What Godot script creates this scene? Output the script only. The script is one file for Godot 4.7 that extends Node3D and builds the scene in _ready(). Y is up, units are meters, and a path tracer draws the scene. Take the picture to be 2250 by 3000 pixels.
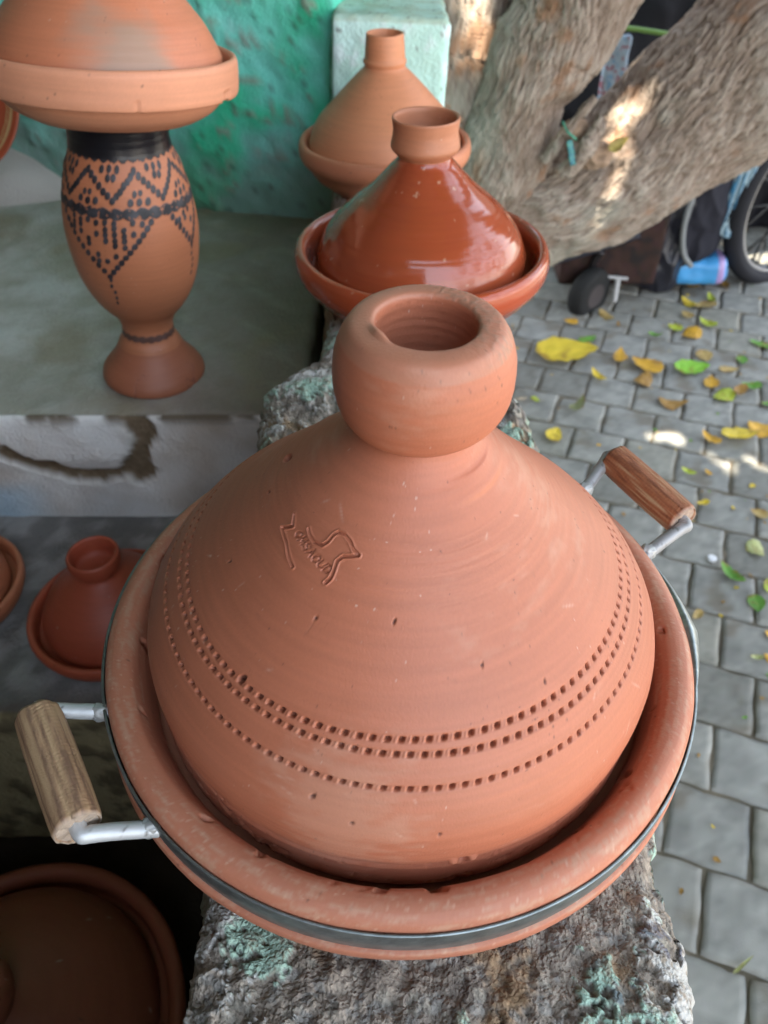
extends Node3D
# A potter's display: clay tagines on a rough parapet under a tree, a paved yard to the right.
var vc := Color.WHITE          # colour handed back by the shape functions
var used := {}
var rng := RandomNumberGenerator.new()
var n_low := FastNoiseLite.new()
var n_mid := FastNoiseLite.new()
var n_fine := FastNoiseLite.new()
var n_cell := FastNoiseLite.new()
var n_cellv := FastNoiseLite.new()
var n_edge := FastNoiseLite.new()
var M := {}
const SUN := Vector3(0.13, 0.95, 0.28)

# ---------------------------------------------------------------- naming
func numbered(called: String) -> String:
	if not used.has(called):
		used[called] = 0
		return called
	used[called] += 1
	return "%s_%03d" % [called, used[called]]

func tag(o: Node, label: String, category: String, group := "") -> Node:
	o.set_meta("label", label)
	o.set_meta("category", category)
	if group != "":
		o.set_meta("group", group)
	return o

func thing(called: String, label: String, category: String, at := Vector3.ZERO, group := "") -> Node3D:
	var o := Node3D.new()
	o.name = numbered(called)
	add_child(o)
	o.position = at
	tag(o, label, category, group)
	return o

func obj(called: String, mesh: Mesh, mat: Material, parent: Node = null) -> MeshInstance3D:
	var o := MeshInstance3D.new()
	o.mesh = mesh
	if mat:
		o.material_override = mat
	if parent == null:
		o.name = numbered(called)
		add_child(o)
	else:
		var k := 0
		var nm := called
		while parent.has_node(NodePath(nm)):
			k += 1
			nm = "%s_%03d" % [called, k]
		o.name = nm
		parent.add_child(o)
	return o

func struct(o: Node) -> Node:
	o.set_meta("kind", "structure")
	return o

# ---------------------------------------------------------------- mesh helpers
func finish(v: PackedVector3Array, c: PackedColorArray, idx: PackedInt32Array, probe: int, outward: Vector3) -> ArrayMesh:
	# turns the faces so that the normal at vertex `probe` points along `outward`, and smooths
	var arr := []
	arr.resize(Mesh.ARRAY_MAX)
	arr[Mesh.ARRAY_VERTEX] = v
	arr[Mesh.ARRAY_COLOR] = c
	arr[Mesh.ARRAY_INDEX] = idx
	var turn := false
	for t in range(0, idx.size(), 3):
		if idx[t] == probe or idx[t + 1] == probe or idx[t + 2] == probe:
			var a := v[idx[t]]
			var nn := (v[idx[t + 2]] - a).cross(v[idx[t + 1]] - a)
			if nn.length_squared() < 1e-20:
				continue
			turn = nn.dot(outward) < 0.0
			break
	if turn:
		for t in range(0, idx.size(), 3):
			var s := idx[t + 1]
			idx[t + 1] = idx[t + 2]
			idx[t + 2] = s
		arr[Mesh.ARRAY_INDEX] = idx
	var am := ArrayMesh.new()
	am.add_surface_from_arrays(Mesh.PRIMITIVE_TRIANGLES, arr)
	var st := SurfaceTool.new()
	st.create_from(am, 0)
	st.generate_normals()
	return st.commit()

func cat(p0: Vector2, p1: Vector2, p2: Vector2, p3: Vector2, t: float) -> Vector2:
	return p1.cubic_interpolate(p2, p0, p3, t)

func curve(pts: Array, step: Callable) -> PackedVector2Array:
	# spline through (r, y); a point given twice is a corner; step.call(y) = spacing
	var out := PackedVector2Array()
	var runs := [[]]
	for i in pts.size():
		if i > 0 and pts[i] == pts[i - 1]:
			runs.append([])
		runs[-1].append(pts[i])
	for run in runs:
		for i in run.size() - 1:
			var a: Vector2 = run[i]
			var b: Vector2 = run[i + 1]
			var p: Vector2 = run[i - 1] if i > 0 else a * 2.0 - b
			var q: Vector2 = run[i + 2] if i + 2 < run.size() else b * 2.0 - a
			var d: float = a.distance_to(b)
			var t := 0.0
			while t < 1.0:
				var at := cat(p, a, b, q, t)
				if out.is_empty() or out[-1].distance_to(at) > 1e-6:
					out.append(at)
				t += maxf(0.0002, step.call(at.y)) / maxf(d, 1e-6)
		var last: Vector2 = run[-1]
		out.append(last)
	return out

func lathe(prof: PackedVector2Array, seg: int, fx: Callable) -> ArrayMesh:
	# fx.call(theta, r, y, nr, ny) -> offset along the normal; sets vc
	var n := prof.size()
	var v := PackedVector3Array()
	var c := PackedColorArray()
	v.resize(n * seg)
	c.resize(n * seg)
	var cs := PackedFloat32Array()
	var sn := PackedFloat32Array()
	for j in seg:
		cs.append(cos(TAU * j / seg))
		sn.append(sin(TAU * j / seg))
	for i in n:
		var a := prof[maxi(i - 1, 0)]
		var b := prof[mini(i + 1, n - 1)]
		var d := (b - a).normalized()
		var nr := d.y
		var ny := -d.x
		var p := prof[i]
		for j in seg:
			vc = Color.WHITE
			var o: float = fx.call(TAU * j / seg, p.x, p.y, nr, ny)
			var r := maxf(p.x + nr * o, 0.0)
			if p.x < 1e-5:
				r = 0.0
			v[i * seg + j] = Vector3(r * cs[j], p.y + ny * o, r * sn[j])
			c[i * seg + j] = vc
	var idx := PackedInt32Array()
	idx.resize((n - 1) * seg * 6)
	var w := 0
	for i in n - 1:
		for j in seg:
			var k := (j + 1) % seg
			var a := i * seg + j
			var b := i * seg + k
			idx[w] = a
			idx[w + 1] = a + seg
			idx[w + 2] = b
			idx[w + 3] = b
			idx[w + 4] = a + seg
			idx[w + 5] = b + seg
			w += 6
	# widest row is surely an outer one
	var m := 0
	for i in n:
		if prof[i].x > prof[m].x:
			m = i
	return finish(v, c, idx, m * seg, Vector3(1, 0, 0))

func lid_on(parent: Node, prof: PackedVector2Array, seg: int, fx: Callable, mat: Material, split: float, top_name := "knob", top_mat: Material = null) -> MeshInstance3D:
	# a lid in two pieces: the cone, and the knob or neck above `split` as its sub-part
	var k := 0
	while k < prof.size() - 1 and prof[k].y < split:
		k += 1
	var lid := obj("lid", lathe(prof.slice(0, k + 1), seg, fx), mat, parent)
	obj(top_name, lathe(prof.slice(k), seg, fx), top_mat if top_mat else mat, lid)
	return lid

func rough_box(size: Vector3, sub: Vector3i, rad: float, fx: Callable) -> ArrayMesh:
	# rounded, displaced box centred on its own origin; fx.call(p, normal) -> offset
	var v := PackedVector3Array()
	var c := PackedColorArray()
	var idx := PackedInt32Array()
	var h := size * 0.5
	var inner := Vector3(maxf(h.x - rad, 0.0001), maxf(h.y - rad, 0.0001), maxf(h.z - rad, 0.0001))
	for face in 6:
		var ax := face / 2
		var sg := 1.0 if face % 2 == 0 else -1.0
		var ua := (ax + 1) % 3
		var va := (ax + 2) % 3
		var nu: int = sub[ua]
		var nv: int = sub[va]
		var base := v.size()
		for i in nu + 1:
			for j in nv + 1:
				var p := Vector3.ZERO
				p[ax] = sg * h[ax]
				p[ua] = lerpf(-h[ua], h[ua], float(i) / nu)
				p[va] = lerpf(-h[va], h[va], float(j) / nv)
				var q := p.clamp(-inner, inner)
				var nn := (p - q).normalized()
				var s := q + nn * rad
				vc = Color.WHITE
				s += nn * float(fx.call(s, nn))
				v.append(s)
				c.append(vc)
		for i in nu:
			for j in nv:
				var a := base + i * (nv + 1) + j
				var b := a + nv + 1
				if sg > 0:
					idx.append_array(PackedInt32Array([a, a + 1, b, b, a + 1, b + 1]))
				else:
					idx.append_array(PackedInt32Array([a, b, a + 1, b, b + 1, a + 1]))
	var probe: int = (sub[1] + 1) * (sub[2] + 1) / 2
	return finish(v, c, idx, probe, Vector3(1, 0, 0))

func tube(path: Array, radii: Array, rings: int, seg: int, fx: Callable, cap := true) -> ArrayMesh:
	# swept tube; fx.call(angle, along, p, normal) -> offset
	var cv := Curve3D.new()
	cv.bake_interval = 0.01
	for i in path.size():
		var pr: Vector3 = path[maxi(i - 1, 0)]
		var nx: Vector3 = path[mini(i + 1, path.size() - 1)]
		var tn := (nx - pr) / 6.0
		cv.add_point(path[i], -tn, tn)
	var total := cv.get_baked_length()
	var offs := []
	for p in path:
		offs.append(cv.get_closest_offset(p))
	offs[0] = 0.0
	offs[-1] = total
	var v := PackedVector3Array()
	var c := PackedColorArray()
	var idx := PackedInt32Array()
	var side := Vector3.ZERO
	var last := Vector3.ZERO
	for i in rings + 1:
		var s := total * i / rings
		var p := cv.sample_baked(s, true)
		var d := (cv.sample_baked(minf(s + 0.004, total), true) - cv.sample_baked(maxf(s - 0.004, 0.0), true)).normalized()
		if i == 0:
			side = d.cross(Vector3(0.13, 0.21, 0.97)).normalized()
		else:
			side = (side - d * side.dot(d)).normalized()
		var up := d.cross(side)
		var k := 0
		while k < offs.size() - 2 and s > offs[k + 1]:
			k += 1
		var f := clampf((s - offs[k]) / maxf(offs[k + 1] - offs[k], 1e-5), 0.0, 1.0)
		var r: float = lerpf(radii[k], radii[k + 1], smoothstep(0.0, 1.0, f))
		for j in seg:
			var a := TAU * j / seg
			var nn := side * cos(a) + up * sin(a)
			vc = Color.WHITE
			var o: float = fx.call(a * r, s, p + nn * r, nn)
			v.append(p + nn * (r + o))
			c.append(vc)
		last = p
	for i in rings:
		for j in seg:
			var k := (j + 1) % seg
			var a := i * seg + j
			var b := i * seg + k
			idx.append_array(PackedInt32Array([a, a + seg, b, b, a + seg, b + seg]))
	var probe := (rings / 2) * seg
	var pn := v[probe] - v[probe + seg / 2]
	if cap:
		for e in 2:
			var at := 0 if e == 0 else rings * seg
			var mid := Vector3.ZERO
			for j in seg:
				mid += v[at + j] / seg
			v.append(mid)
			c.append(c[at])
			for j in seg:
				var k := (j + 1) % seg
				if e == 0:
					idx.append_array(PackedInt32Array([v.size() - 1, at + j, at + k]))
				else:
					idx.append_array(PackedInt32Array([v.size() - 1, at + k, at + j]))
	return finish(v, c, idx, probe, pn)

func plain(col: Color) -> Callable:
	return func(_a, _b, _c, _d):
		vc = col
		return 0.0

func rod(path: Array, r: float, col: Color, seg := 14, rings := 24) -> ArrayMesh:
	var radii := []
	for p in path:
		radii.append(r)
	return tube(path, radii, rings, seg, plain(col))

func hash01(a: int, b: int) -> float:
	var x := sin(a * 127.1 + b * 311.7) * 43758.5453
	return x - floorf(x)

func win(x: float, half: float, soft: float) -> float:
	return 1.0 - smoothstep(half - soft, half + soft, absf(x))

func seg_dist(p: Vector2, pts: Array) -> float:
	var best := 1e9
	for i in pts.size() - 1:
		best = minf(best, p.distance_to(Geometry2D.get_closest_point_to_segment(p, pts[i], pts[i + 1])))
	return best

# ---------------------------------------------------------------- looks
func clay(base: Color, p: Vector3, th: float, y: float, pale := 1.0) -> Color:
	var k := 1.0 + 0.16 * n_low.get_noise_3d(p.x * 60.0, p.y * 60.0, p.z * 60.0)
	k += 0.11 * n_mid.get_noise_2d(y * 900.0, th * 2.2)                 # throwing lines
	k += 0.07 * n_fine.get_noise_3d(p.x * 900.0, p.y * 900.0, p.z * 900.0)
	var c := base * k
	var warm := n_low.get_noise_3d(p.x * 25.0 + 40.0, p.y * 25.0, p.z * 25.0)
	c = c.lerp(Color(base.r * 1.02, base.g * 1.14, base.b * 1.22), clampf(0.25 + warm, 0.0, 1.0) * 0.5 * pale)
	var s := n_mid.get_noise_3d(p.x * 800.0, p.y * 800.0, p.z * 800.0) + 0.25 * n_low.get_noise_3d(p.x * 120.0, p.y * 120.0, p.z * 120.0)
	if s > 0.64:
		c = c.lerp(Color(0.09, 0.04, 0.03), smoothstep(0.64, 0.74, s) * 0.7)   # dark grit
	elif s < -0.68:
		c = c.lerp(Color(0.62, 0.48, 0.40), smoothstep(0.68, 0.78, -s) * 0.6)   # pale lime specks
	c.a = 1.0
	return c

func make_materials() -> void:
	var img := FastNoiseLite.new()
	img.noise_type = FastNoiseLite.TYPE_SIMPLEX_SMOOTH
	img.frequency = 0.09
	img.fractal_octaves = 4
	img.seed = 11
	var grain_i := img.get_seamless_image(512, 512)
	grain_i.convert(Image.FORMAT_RGBA8)
	var grain := ImageTexture.create_from_image(grain_i)
	img.noise_type = FastNoiseLite.TYPE_CELLULAR
	img.frequency = 0.05
	img.seed = 5
	var pit_i := img.get_seamless_image(512, 512)
	pit_i.convert(Image.FORMAT_RGBA8)
	var pits := ImageTexture.create_from_image(pit_i)
	var kinds := {
		# name: roughness, specular, bump cm, tiles per metre
		"clay": [0.52, 0.52, 0.010, 14.0], "dusty_clay": [0.58, 0.52, 0.012, 14.0], "glaze": [0.13, 0.55, 0.004, 6.0], "black_glaze": [0.3, 0.5, 0.01, 6.0],
		"stone": [0.95, 0.25, 0.22, 9.0], "plaster": [0.9, 0.3, 0.14, 3.0], "bark": [0.95, 0.2, 0.25, 4.0], "paver": [0.88, 0.3, 0.05, 7.0],
		"wood": [0.6, 0.35, 0.03, 12.0], "leaf": [0.55, 0.4, 0.0, 1.0], "rubber": [0.75, 0.3, 0.02, 9.0], "plastic": [0.38, 0.5, 0.0, 1.0], "paint": [0.5, 0.5, 0.01, 4.0],
	}
	for k in kinds:
		var d: Array = kinds[k]
		var m := StandardMaterial3D.new()
		m.resource_name = k
		m.vertex_color_use_as_albedo = true
		m.roughness = d[0]
		m.metallic_specular = d[1]
		if d[2] > 0.0:
			m.heightmap_enabled = true
			m.heightmap_texture = grain
			m.heightmap_scale = d[2]
			m.uv1_triplanar = true
			m.uv1_scale = Vector3.ONE * d[3]
		M[k] = m
	M.leaf.backlight_enabled = true
	M.leaf.backlight = Color(0.45, 0.45, 0.45)
	var st := StandardMaterial3D.new()
	st.resource_name = "steel"
	st.vertex_color_use_as_albedo = true
	st.metallic = 0.85
	st.roughness = 0.42
	st.heightmap_enabled = true
	st.heightmap_texture = grain
	st.heightmap_scale = 0.01
	st.uv1_triplanar = true
	st.uv1_scale = Vector3.ONE * 10.0
	M.steel = st
	var wp := st.duplicate()
	wp.metallic = 0.35
	wp.roughness = 0.5
	M.silver_paint = wp

# ================================================================ the scene
func _ready() -> void:
	rng.seed = 20240611
	var cam := Camera3D.new()
	cam.name = "camera"
	cam.position = Vector3(0, 1.2, 0)
	cam.rotation_degrees = Vector3(-43.0, 0, 0)
	cam.near = 0.02
	cam.far = 400.0
	var ca := CameraAttributesPhysical.new()
	ca.frustum_focal_length = 18.0
	ca.frustum_focus_distance = 0.40
	ca.exposure_aperture = 7.0
	ca.frustum_near = 0.02
	ca.frustum_far = 400.0
	cam.attributes = ca
	cam.fov = 67.38
	add_child(cam)
	cam.current = true
	var we := WorldEnvironment.new()
	we.name = "environment"
	var env := Environment.new()
	env.background_mode = Environment.BG_SKY
	var sky := Sky.new()
	var sm := ProceduralSkyMaterial.new()
	sm.sky_top_color = Color(0.70, 0.77, 0.86)
	sm.sky_horizon_color = Color(0.97, 0.935, 0.88)
	sm.sky_curve = 0.2
	sm.ground_bottom_color = Color(0.3, 0.29, 0.27)
	sm.ground_horizon_color = Color(0.5, 0.5, 0.5)
	sm.sky_energy_multiplier = 1.0
	sky.sky_material = sm
	env.sky = sky
	env.tonemap_mode = Environment.TONE_MAPPER_LINEAR
	env.tonemap_exposure = 6.8
	env.background_energy_multiplier = 1.0
	env.sdfgi_enabled = true
	env.ssao_enabled = true
	env.ssil_enabled = true
	we.environment = env
	add_child(we)
	var sun := DirectionalLight3D.new()
	sun.name = "sun"
	sun.light_energy = 1.5
	sun.light_color = Color(1.0, 0.96, 0.88)
	sun.light_angular_distance = 0.5
	sun.shadow_enabled = true
	sun.sky_mode = DirectionalLight3D.SKY_MODE_LIGHT_ONLY
	add_child(sun)
	sun.look_at_from_position(SUN * 10.0, Vector3.ZERO, Vector3(0, 0, 1))

	for q in [[n_low, 0.1, 3, 1], [n_mid, 0.3, 3, 2], [n_fine, 0.6, 3, 3]]:
		q[0].noise_type = FastNoiseLite.TYPE_SIMPLEX_SMOOTH
		q[0].frequency = q[1]
		q[0].fractal_octaves = q[2]
		q[0].seed = q[3]
	n_cell.noise_type = FastNoiseLite.TYPE_CELLULAR
	n_cell.frequency = 1.0
	n_cell.seed = 9
	n_cellv.noise_type = FastNoiseLite.TYPE_CELLULAR
	n_cellv.frequency = 1.0
	n_cellv.seed = 9
	n_cellv.cellular_return_type = FastNoiseLite.RETURN_CELL_VALUE
	n_edge.noise_type = FastNoiseLite.TYPE_CELLULAR
	n_edge.frequency = 1.0
	n_edge.seed = 4
	n_edge.fractal_type = FastNoiseLite.FRACTAL_NONE
	n_edge.cellular_return_type = FastNoiseLite.RETURN_DISTANCE2_SUB
	n_cell.fractal_type = FastNoiseLite.FRACTAL_NONE
	n_cellv.fractal_type = FastNoiseLite.FRACTAL_NONE
	make_materials()

	build_ground()
	build_building()
	build_parapet()
	build_tree()
	build_yard_things()
	build_main_tagine()
	build_second_tagine()
	build_third_tagine()
	build_vase_and_plate()
	build_left_wares()
	build_leaves()

# ---------------------------------------------------------------- ground and pavement
func build_ground() -> void:
	var pm := PlaneMesh.new()
	pm.size = Vector2(300, 300)
	var gm := StandardMaterial3D.new()
	gm.albedo_color = Color(0.43, 0.40, 0.36)
	gm.roughness = 0.95
	var g := obj("ground", pm, gm)
	g.position = Vector3(0, -0.03, 0)
	struct(g)
	var sandm := rough_box(Vector3(4.4, 0.03, 4.6), Vector3i(110, 1, 115), 0.002, func(p, nn):
		var k := 0.8 + 0.5 * n_mid.get_noise_2d(p.x * 40.0, p.z * 40.0)
		vc = Color(0.18 * k, 0.15 * k, 0.11 * k)
		return 0.002 * n_mid.get_noise_2d(p.x * 60.0, p.z * 60.0) if nn.y > 0.5 else 0.0)
	var pav := Node3D.new()
	pav.name = "pavement"
	add_child(pav)
	struct(pav)
	var bed := obj("sand_bed", sandm, M.stone, pav)
	bed.position = Vector3(2.0, 0.0045, -1.6)
	# pavers: nearly square, in running bond, turned against the parapet
	var dir := Vector3(0.938, 0, 0.348)
	var per := Vector3(-0.348, 0, 0.938)
	var a := 0.126
	var b := 0.129
	var meshes := []
	for k in 10:
		meshes.append(paver_mesh(a - 0.0045, b - 0.0045, k))
	var origin := Vector3(0.44, 0, -0.495) - per * (b * 0.5)
	var far := []
	for row in range(-22, 18):
		for col in range(-16, 30):
			var p := origin + per * (row * b) + dir * ((col + (0.5 if posmod(row, 2) == 0 else 0.0) + 0.04 * hash01(row, 3)) * a - 0.02)
			if p.x < 0.16 or p.x > 3.8 or p.z < -3.7 or p.z > 0.55:
				continue
			var yaw := atan2(-dir.z, dir.x) + (hash01(row, col) - 0.5) * 0.03
			var basis := Basis(Vector3.UP, yaw) * Basis(Vector3(1, 0, 0), (hash01(col, row) - 0.5) * 0.02) * Basis(Vector3(0, 0, 1), (hash01(col + 9, row) - 0.5) * 0.02)
			p.y = -0.004 + 0.004 * hash01(col, row + 50)
			var seen := p.x < 0.62 + 0.34 * absf(p.z) and p.z < -0.15 and p.z > -3.1
			var m: Mesh = meshes[int(hash01(row + 7, col + 3) * 9.99)]
			if seen and pav.get_child_count() < 290:
				var o := obj("paver", m, M.paver, pav)
				o.transform = Transform3D(basis, p)
			else:
				far.append([m, Transform3D(basis, p)])
	var st := SurfaceTool.new()
	for f in far:
		st.append_from(f[0], 0, f[1])
	var rest := obj("far_pavers", st.commit(), M.paver, pav)
	rest.set_meta("kind", "stuff")

func paver_mesh(w: float, d: float, seed_: int) -> ArrayMesh:
	# a worn concrete block with slightly wavy, rounded edges
	var tone := 0.165 + 0.065 * hash01(seed_, 1)
	var tint := hash01(seed_, 2)
	return rough_box(Vector3(w, 0.05, d), Vector3i(12, 2, 12), 0.0025, func(p, nn):
		var k := 1.0 + 0.32 * n_mid.get_noise_3d(p.x * 60.0 + seed_ * 31.0, p.y * 60.0, p.z * 60.0) + 0.25 * n_fine.get_noise_3d(p.x * 190.0 + seed_ * 31.0, 0.0, p.z * 190.0)
		vc = Color(tone * k, tone * k * lerpf(0.95, 0.98, tint), tone * k * lerpf(0.80, 0.90, tint))
		vc = vc.lerp(Color(0.12, 0.095, 0.065), 0.6 * smoothstep(0.1, 0.45, n_low.get_noise_3d(p.x * 80.0 + seed_ * 17.0, 3.0, p.z * 80.0)))
		var o := 0.0012 * n_mid.get_noise_3d(p.x * 90.0, p.z * 90.0, seed_ * 11.0)
		if absf(nn.y) < 0.8:
			o += 0.0014 * sin((p.x + p.z) * 70.0 + seed_)
		return o).duplicate()

# ---------------------------------------------------------------- the building on the left
func build_building() -> void:
	# green painted wall at the back
	var gw := rough_box(Vector3(1.9, 2.4, 0.16), Vector3i(230, 240, 2), 0.012, func(p, nn):
		var f := n_fine.get_noise_3d(p.x * 95.0, p.y * 95.0, 5.0)
		var a := n_low.get_noise_3d(p.x * 45.0 + 0.5 * f, p.y * 45.0, 2.0)
		var b := n_mid.get_noise_3d(p.x * 62.0 + 9.0 + 0.9 * f, p.y * 62.0 + 0.7 * a, 8.0)
		var c := Color(0.20, 0.72, 0.60).lerp(Color(0.06, 0.60, 0.34), smoothstep(-0.1, 0.5, a + 0.3 * b))
		c = c.lerp(Color(0.34, 0.78, 0.74), smoothstep(0.1, 0.6, -a + 0.4 * f))
		c = c.lerp(Color(0.30, 0.33, 0.27), smoothstep(0.24, 0.60, b + 0.4 * f) * 0.8)
		c = c.lerp(Color(0.20, 0.20, 0.16), smoothstep(-0.60, -0.80, p.y + 0.10 * a + 0.06 * b) * 0.7)   # grimy foot
		c = c.lerp(Color(0.07, 0.09, 0.07), smoothstep(0.42, 0.56, f + 0.3 * a) * 0.6)
		vc = c
		return 0.012 * a + 0.007 * b + 0.004 * f)
	var o := obj("green_wall", gw, M.plaster)
	o.transform = Transform3D(Basis(Vector3.UP, deg_to_rad(-13.0)), Vector3(-0.98, 1.45, -1.66))
	struct(o)
	var dull := func(p, _n):
		var k := 0.9 + 0.3 * n_low.get_noise_3d(p.x * 20.0, p.y * 20.0, p.z * 20.0)
		vc = Color(0.16 * k, 0.115 * k, 0.085 * k)
		return 0.0
	o = obj("side_wall", rough_box(Vector3(0.2, 2.6, 4.0), Vector3i(4, 26, 40), 0.01, dull), M.plaster)
	o.position = Vector3(-1.85, 1.3, 0.1)
	struct(o)
	o = obj("counter_wall", rough_box(Vector3(1.60, 1.42, 0.2), Vector3i(20, 16, 4), 0.01, dull), M.plaster)
	o.position = Vector3(-0.96, 0.71, 0.26)
	struct(o)
	o = obj("next_house_wall", rough_box(Vector3(2.2, 3.2, 0.2), Vector3i(30, 26, 4), 0.01, dull), M.plaster)
	o.position = Vector3(-1.0, 1.6, 1.9)
	struct(o)
	# the roof over the display
	o = obj("shop_roof", rough_box(Vector3(1.9, 0.12, 3.0), Vector3i(20, 2, 30), 0.01, func(p, _n):
		vc = Color(0.16, 0.13, 0.10)
		return 0.0), M.plaster)
	o.position = Vector3(-1.40, 2.42, -0.55)
	struct(o)
	# raised cement platform with a broken plastered front
	var patch := [Vector2(-0.490, 0.30), Vector2(-0.465, 0.41), Vector2(-0.436, 0.51), Vector2(-0.393, 0.59), Vector2(-0.351, 0.58), Vector2(-0.313, 0.51)]
	var split := [Vector2(-0.313, -0.05), Vector2(-0.303, 0.19), Vector2(-0.316, 0.36), Vector2(-0.330, 0.48)]
	var pm := rough_box(Vector3(1.5, 0.30, 0.98), Vector3i(300, 60, 196), 0.012, func(p, nn):
		var w: Vector3 = p + Vector3(-0.85, 0.49, -1.265)
		var a := n_low.get_noise_3d(w.x * 40.0, w.y * 40.0, w.z * 40.0)
		var b := n_mid.get_noise_3d(w.x * 60.0, w.y * 60.0, w.z * 60.0)
		var f := n_fine.get_noise_3d(w.x * 200.0, w.y * 200.0, w.z * 200.0)
		if nn.z > 0.55:
			var fr: float = (0.64 - w.y) / 0.17
			var q := Vector2(w.x + 0.012 * b, fr + 0.10 * b)
			var d1 := seg_dist(Vector2(q.x, q.y * 0.17), patch.map(func(e): return Vector2(e.x, e.y * 0.17)))
			var d2 := seg_dist(Vector2(q.x, q.y * 0.17), split.map(func(e): return Vector2(e.x, e.y * 0.17)))
			var brown := maxf(1.0 - smoothstep(0.010, 0.013, d1 - 0.003 * f), 1.0 - smoothstep(0.011, 0.015, d2 - 0.003 * f))
			var white := Color(0.86, 0.83, 0.79).lerp(Color(0.62, 0.51, 0.41), clampf(0.35 + 0.9 * a + 0.3 * b, 0.0, 1.0))
			white = white.lerp(Color(0.50, 0.62, 0.70), smoothstep(-0.42, -0.52, w.x) * smoothstep(0.55, 0.8, fr))
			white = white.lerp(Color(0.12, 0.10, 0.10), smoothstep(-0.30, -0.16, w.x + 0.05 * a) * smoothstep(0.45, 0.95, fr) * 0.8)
			white = white.lerp(Color(0.17, 0.13, 0.09), smoothstep(0.10, 0.02, fr) * smoothstep(0.0, 0.3, b + 0.2))
			vc = white.lerp(Color(0.19, 0.135, 0.085) * (1.0 + 0.4 * f), brown)
			vc.a = 1.0
			var bulge := smoothstep(-0.29, -0.36, w.x) * smoothstep(0.55, 0.35, fr) * 0.008
			return 0.004 * a + 0.0025 * b + 0.001 * f - 0.009 * brown + bulge
		var top := Color(0.42, 0.385, 0.325).lerp(Color(0.58, 0.55, 0.51), smoothstep(-0.2, 0.5, a + 0.4 * b))
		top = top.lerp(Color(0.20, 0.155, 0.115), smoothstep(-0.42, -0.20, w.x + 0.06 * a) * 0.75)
		top = top.lerp(Color(0.13, 0.19, 0.10), smoothstep(-1.30, -1.45, w.z + 0.1 * a) * 0.5)
		top = top.lerp(Color(0.30, 0.25, 0.16), smoothstep(0.15, 0.5, n_low.get_noise_3d(w.x * 55.0 + 20.0, 1.0, w.z * 40.0) + 0.2 * b) * 0.6)
		var streak := n_mid.get_noise_2d(w.x * 18.0 + w.z * 9.0, w.z * 60.0 - w.x * 40.0)
		top = top.lerp(Color(0.44, 0.41, 0.31), smoothstep(0.1, 0.8, streak) * 0.35)
		vc = top * (1.0 + 0.12 * f)
		vc.a = 1.0
		return 0.005 * a + 0.0015 * b + 0.0006 * f)
	o = obj("cement_platform", pm, M.plaster)
	o.position = Vector3(-0.85, 0.49, -1.265)
	struct(o)
	# cement fillet where the platform meets the wall
	var fil := tube([Vector3(-1.75, 0.64, -1.82), Vector3(-1.0, 0.635, -1.61), Vector3(-0.76, 0.62, -1.55), Vector3(-0.52, 0.58, -1.49)], [0.20, 0.15, 0.11, 0.04], 60, 40, func(_a, _s, p, _n):
		var a := n_low.get_noise_3d(p.x * 40.0, p.y * 40.0, p.z * 40.0)
		var b := n_mid.get_noise_3d(p.x * 60.0, p.y * 60.0, p.z * 60.0)
		vc = Color(0.34, 0.31, 0.26).lerp(Color(0.50, 0.47, 0.43), smoothstep(-0.2, 0.5, a + 0.4 * b))
		return 0.02 * a + 0.004 * b)
	o = obj("cement_fillet", fil, M.plaster)
	struct(o)
	# lower step
	var sm := rough_box(Vector3(1.55, 0.34, 0.33), Vector3i(260, 56, 60), 0.014, func(p, nn):
		var w: Vector3 = p + Vector3(-0.875, 0.30, -0.62)
		var a := n_low.get_noise_3d(w.x * 40.0, w.y * 40.0, w.z * 40.0)
		var b := n_mid.get_noise_3d(w.x * 70.0, w.y * 70.0, w.z * 70.0)
		var f := n_fine.get_noise_3d(w.x * 200.0, w.y * 200.0, w.z * 200.0)
		if nn.z > 0.5:
			var c := Color(0.36, 0.29, 0.16).lerp(Color(0.18, 0.14, 0.08), smoothstep(-0.05, 0.3, b + 0.3 * f))
			c = c.lerp(Color(0.42, 0.41, 0.38), smoothstep(0.1, 0.5, a) * 0.6)
			vc = c
			return 0.006 * a + 0.004 * b + 0.0015 * f
		var c2 := Color(0.20, 0.19, 0.18).lerp(Color(0.33, 0.315, 0.30), smoothstep(-0.2, 0.4, b + 0.4 * a))
		c2 = c2.lerp(Color(0.12, 0.085, 0.065), smoothstep(-0.50, -0.46, w.z + 0.02 * b) * 0.7)
		vc = c2 * (1.0 + 0.15 * f)
		vc.a = 1.0
		return 0.003 * a + 0.0015 * b + 0.0006 * f)
	o = obj("cement_step", sm, M.plaster)
	o.position = Vector3(-0.875, 0.30, -0.62)
	struct(o)
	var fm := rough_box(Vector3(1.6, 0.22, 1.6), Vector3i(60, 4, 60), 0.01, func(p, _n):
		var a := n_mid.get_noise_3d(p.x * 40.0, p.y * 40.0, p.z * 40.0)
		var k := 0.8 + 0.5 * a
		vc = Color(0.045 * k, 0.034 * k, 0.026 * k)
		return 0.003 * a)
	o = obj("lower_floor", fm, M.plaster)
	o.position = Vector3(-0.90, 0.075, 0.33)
	struct(o)

# ---------------------------------------------------------------- the rough parapet
func table(t: Array, z: float) -> float:
	for i in t.size() - 1:
		if z <= t[i].x and z >= t[i + 1].x:
			return lerpf(t[i].y, t[i + 1].y, (t[i].x - z) / (t[i].x - t[i + 1].x))
	return t[0].y if z > t[0].x else t[-1].y

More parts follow.
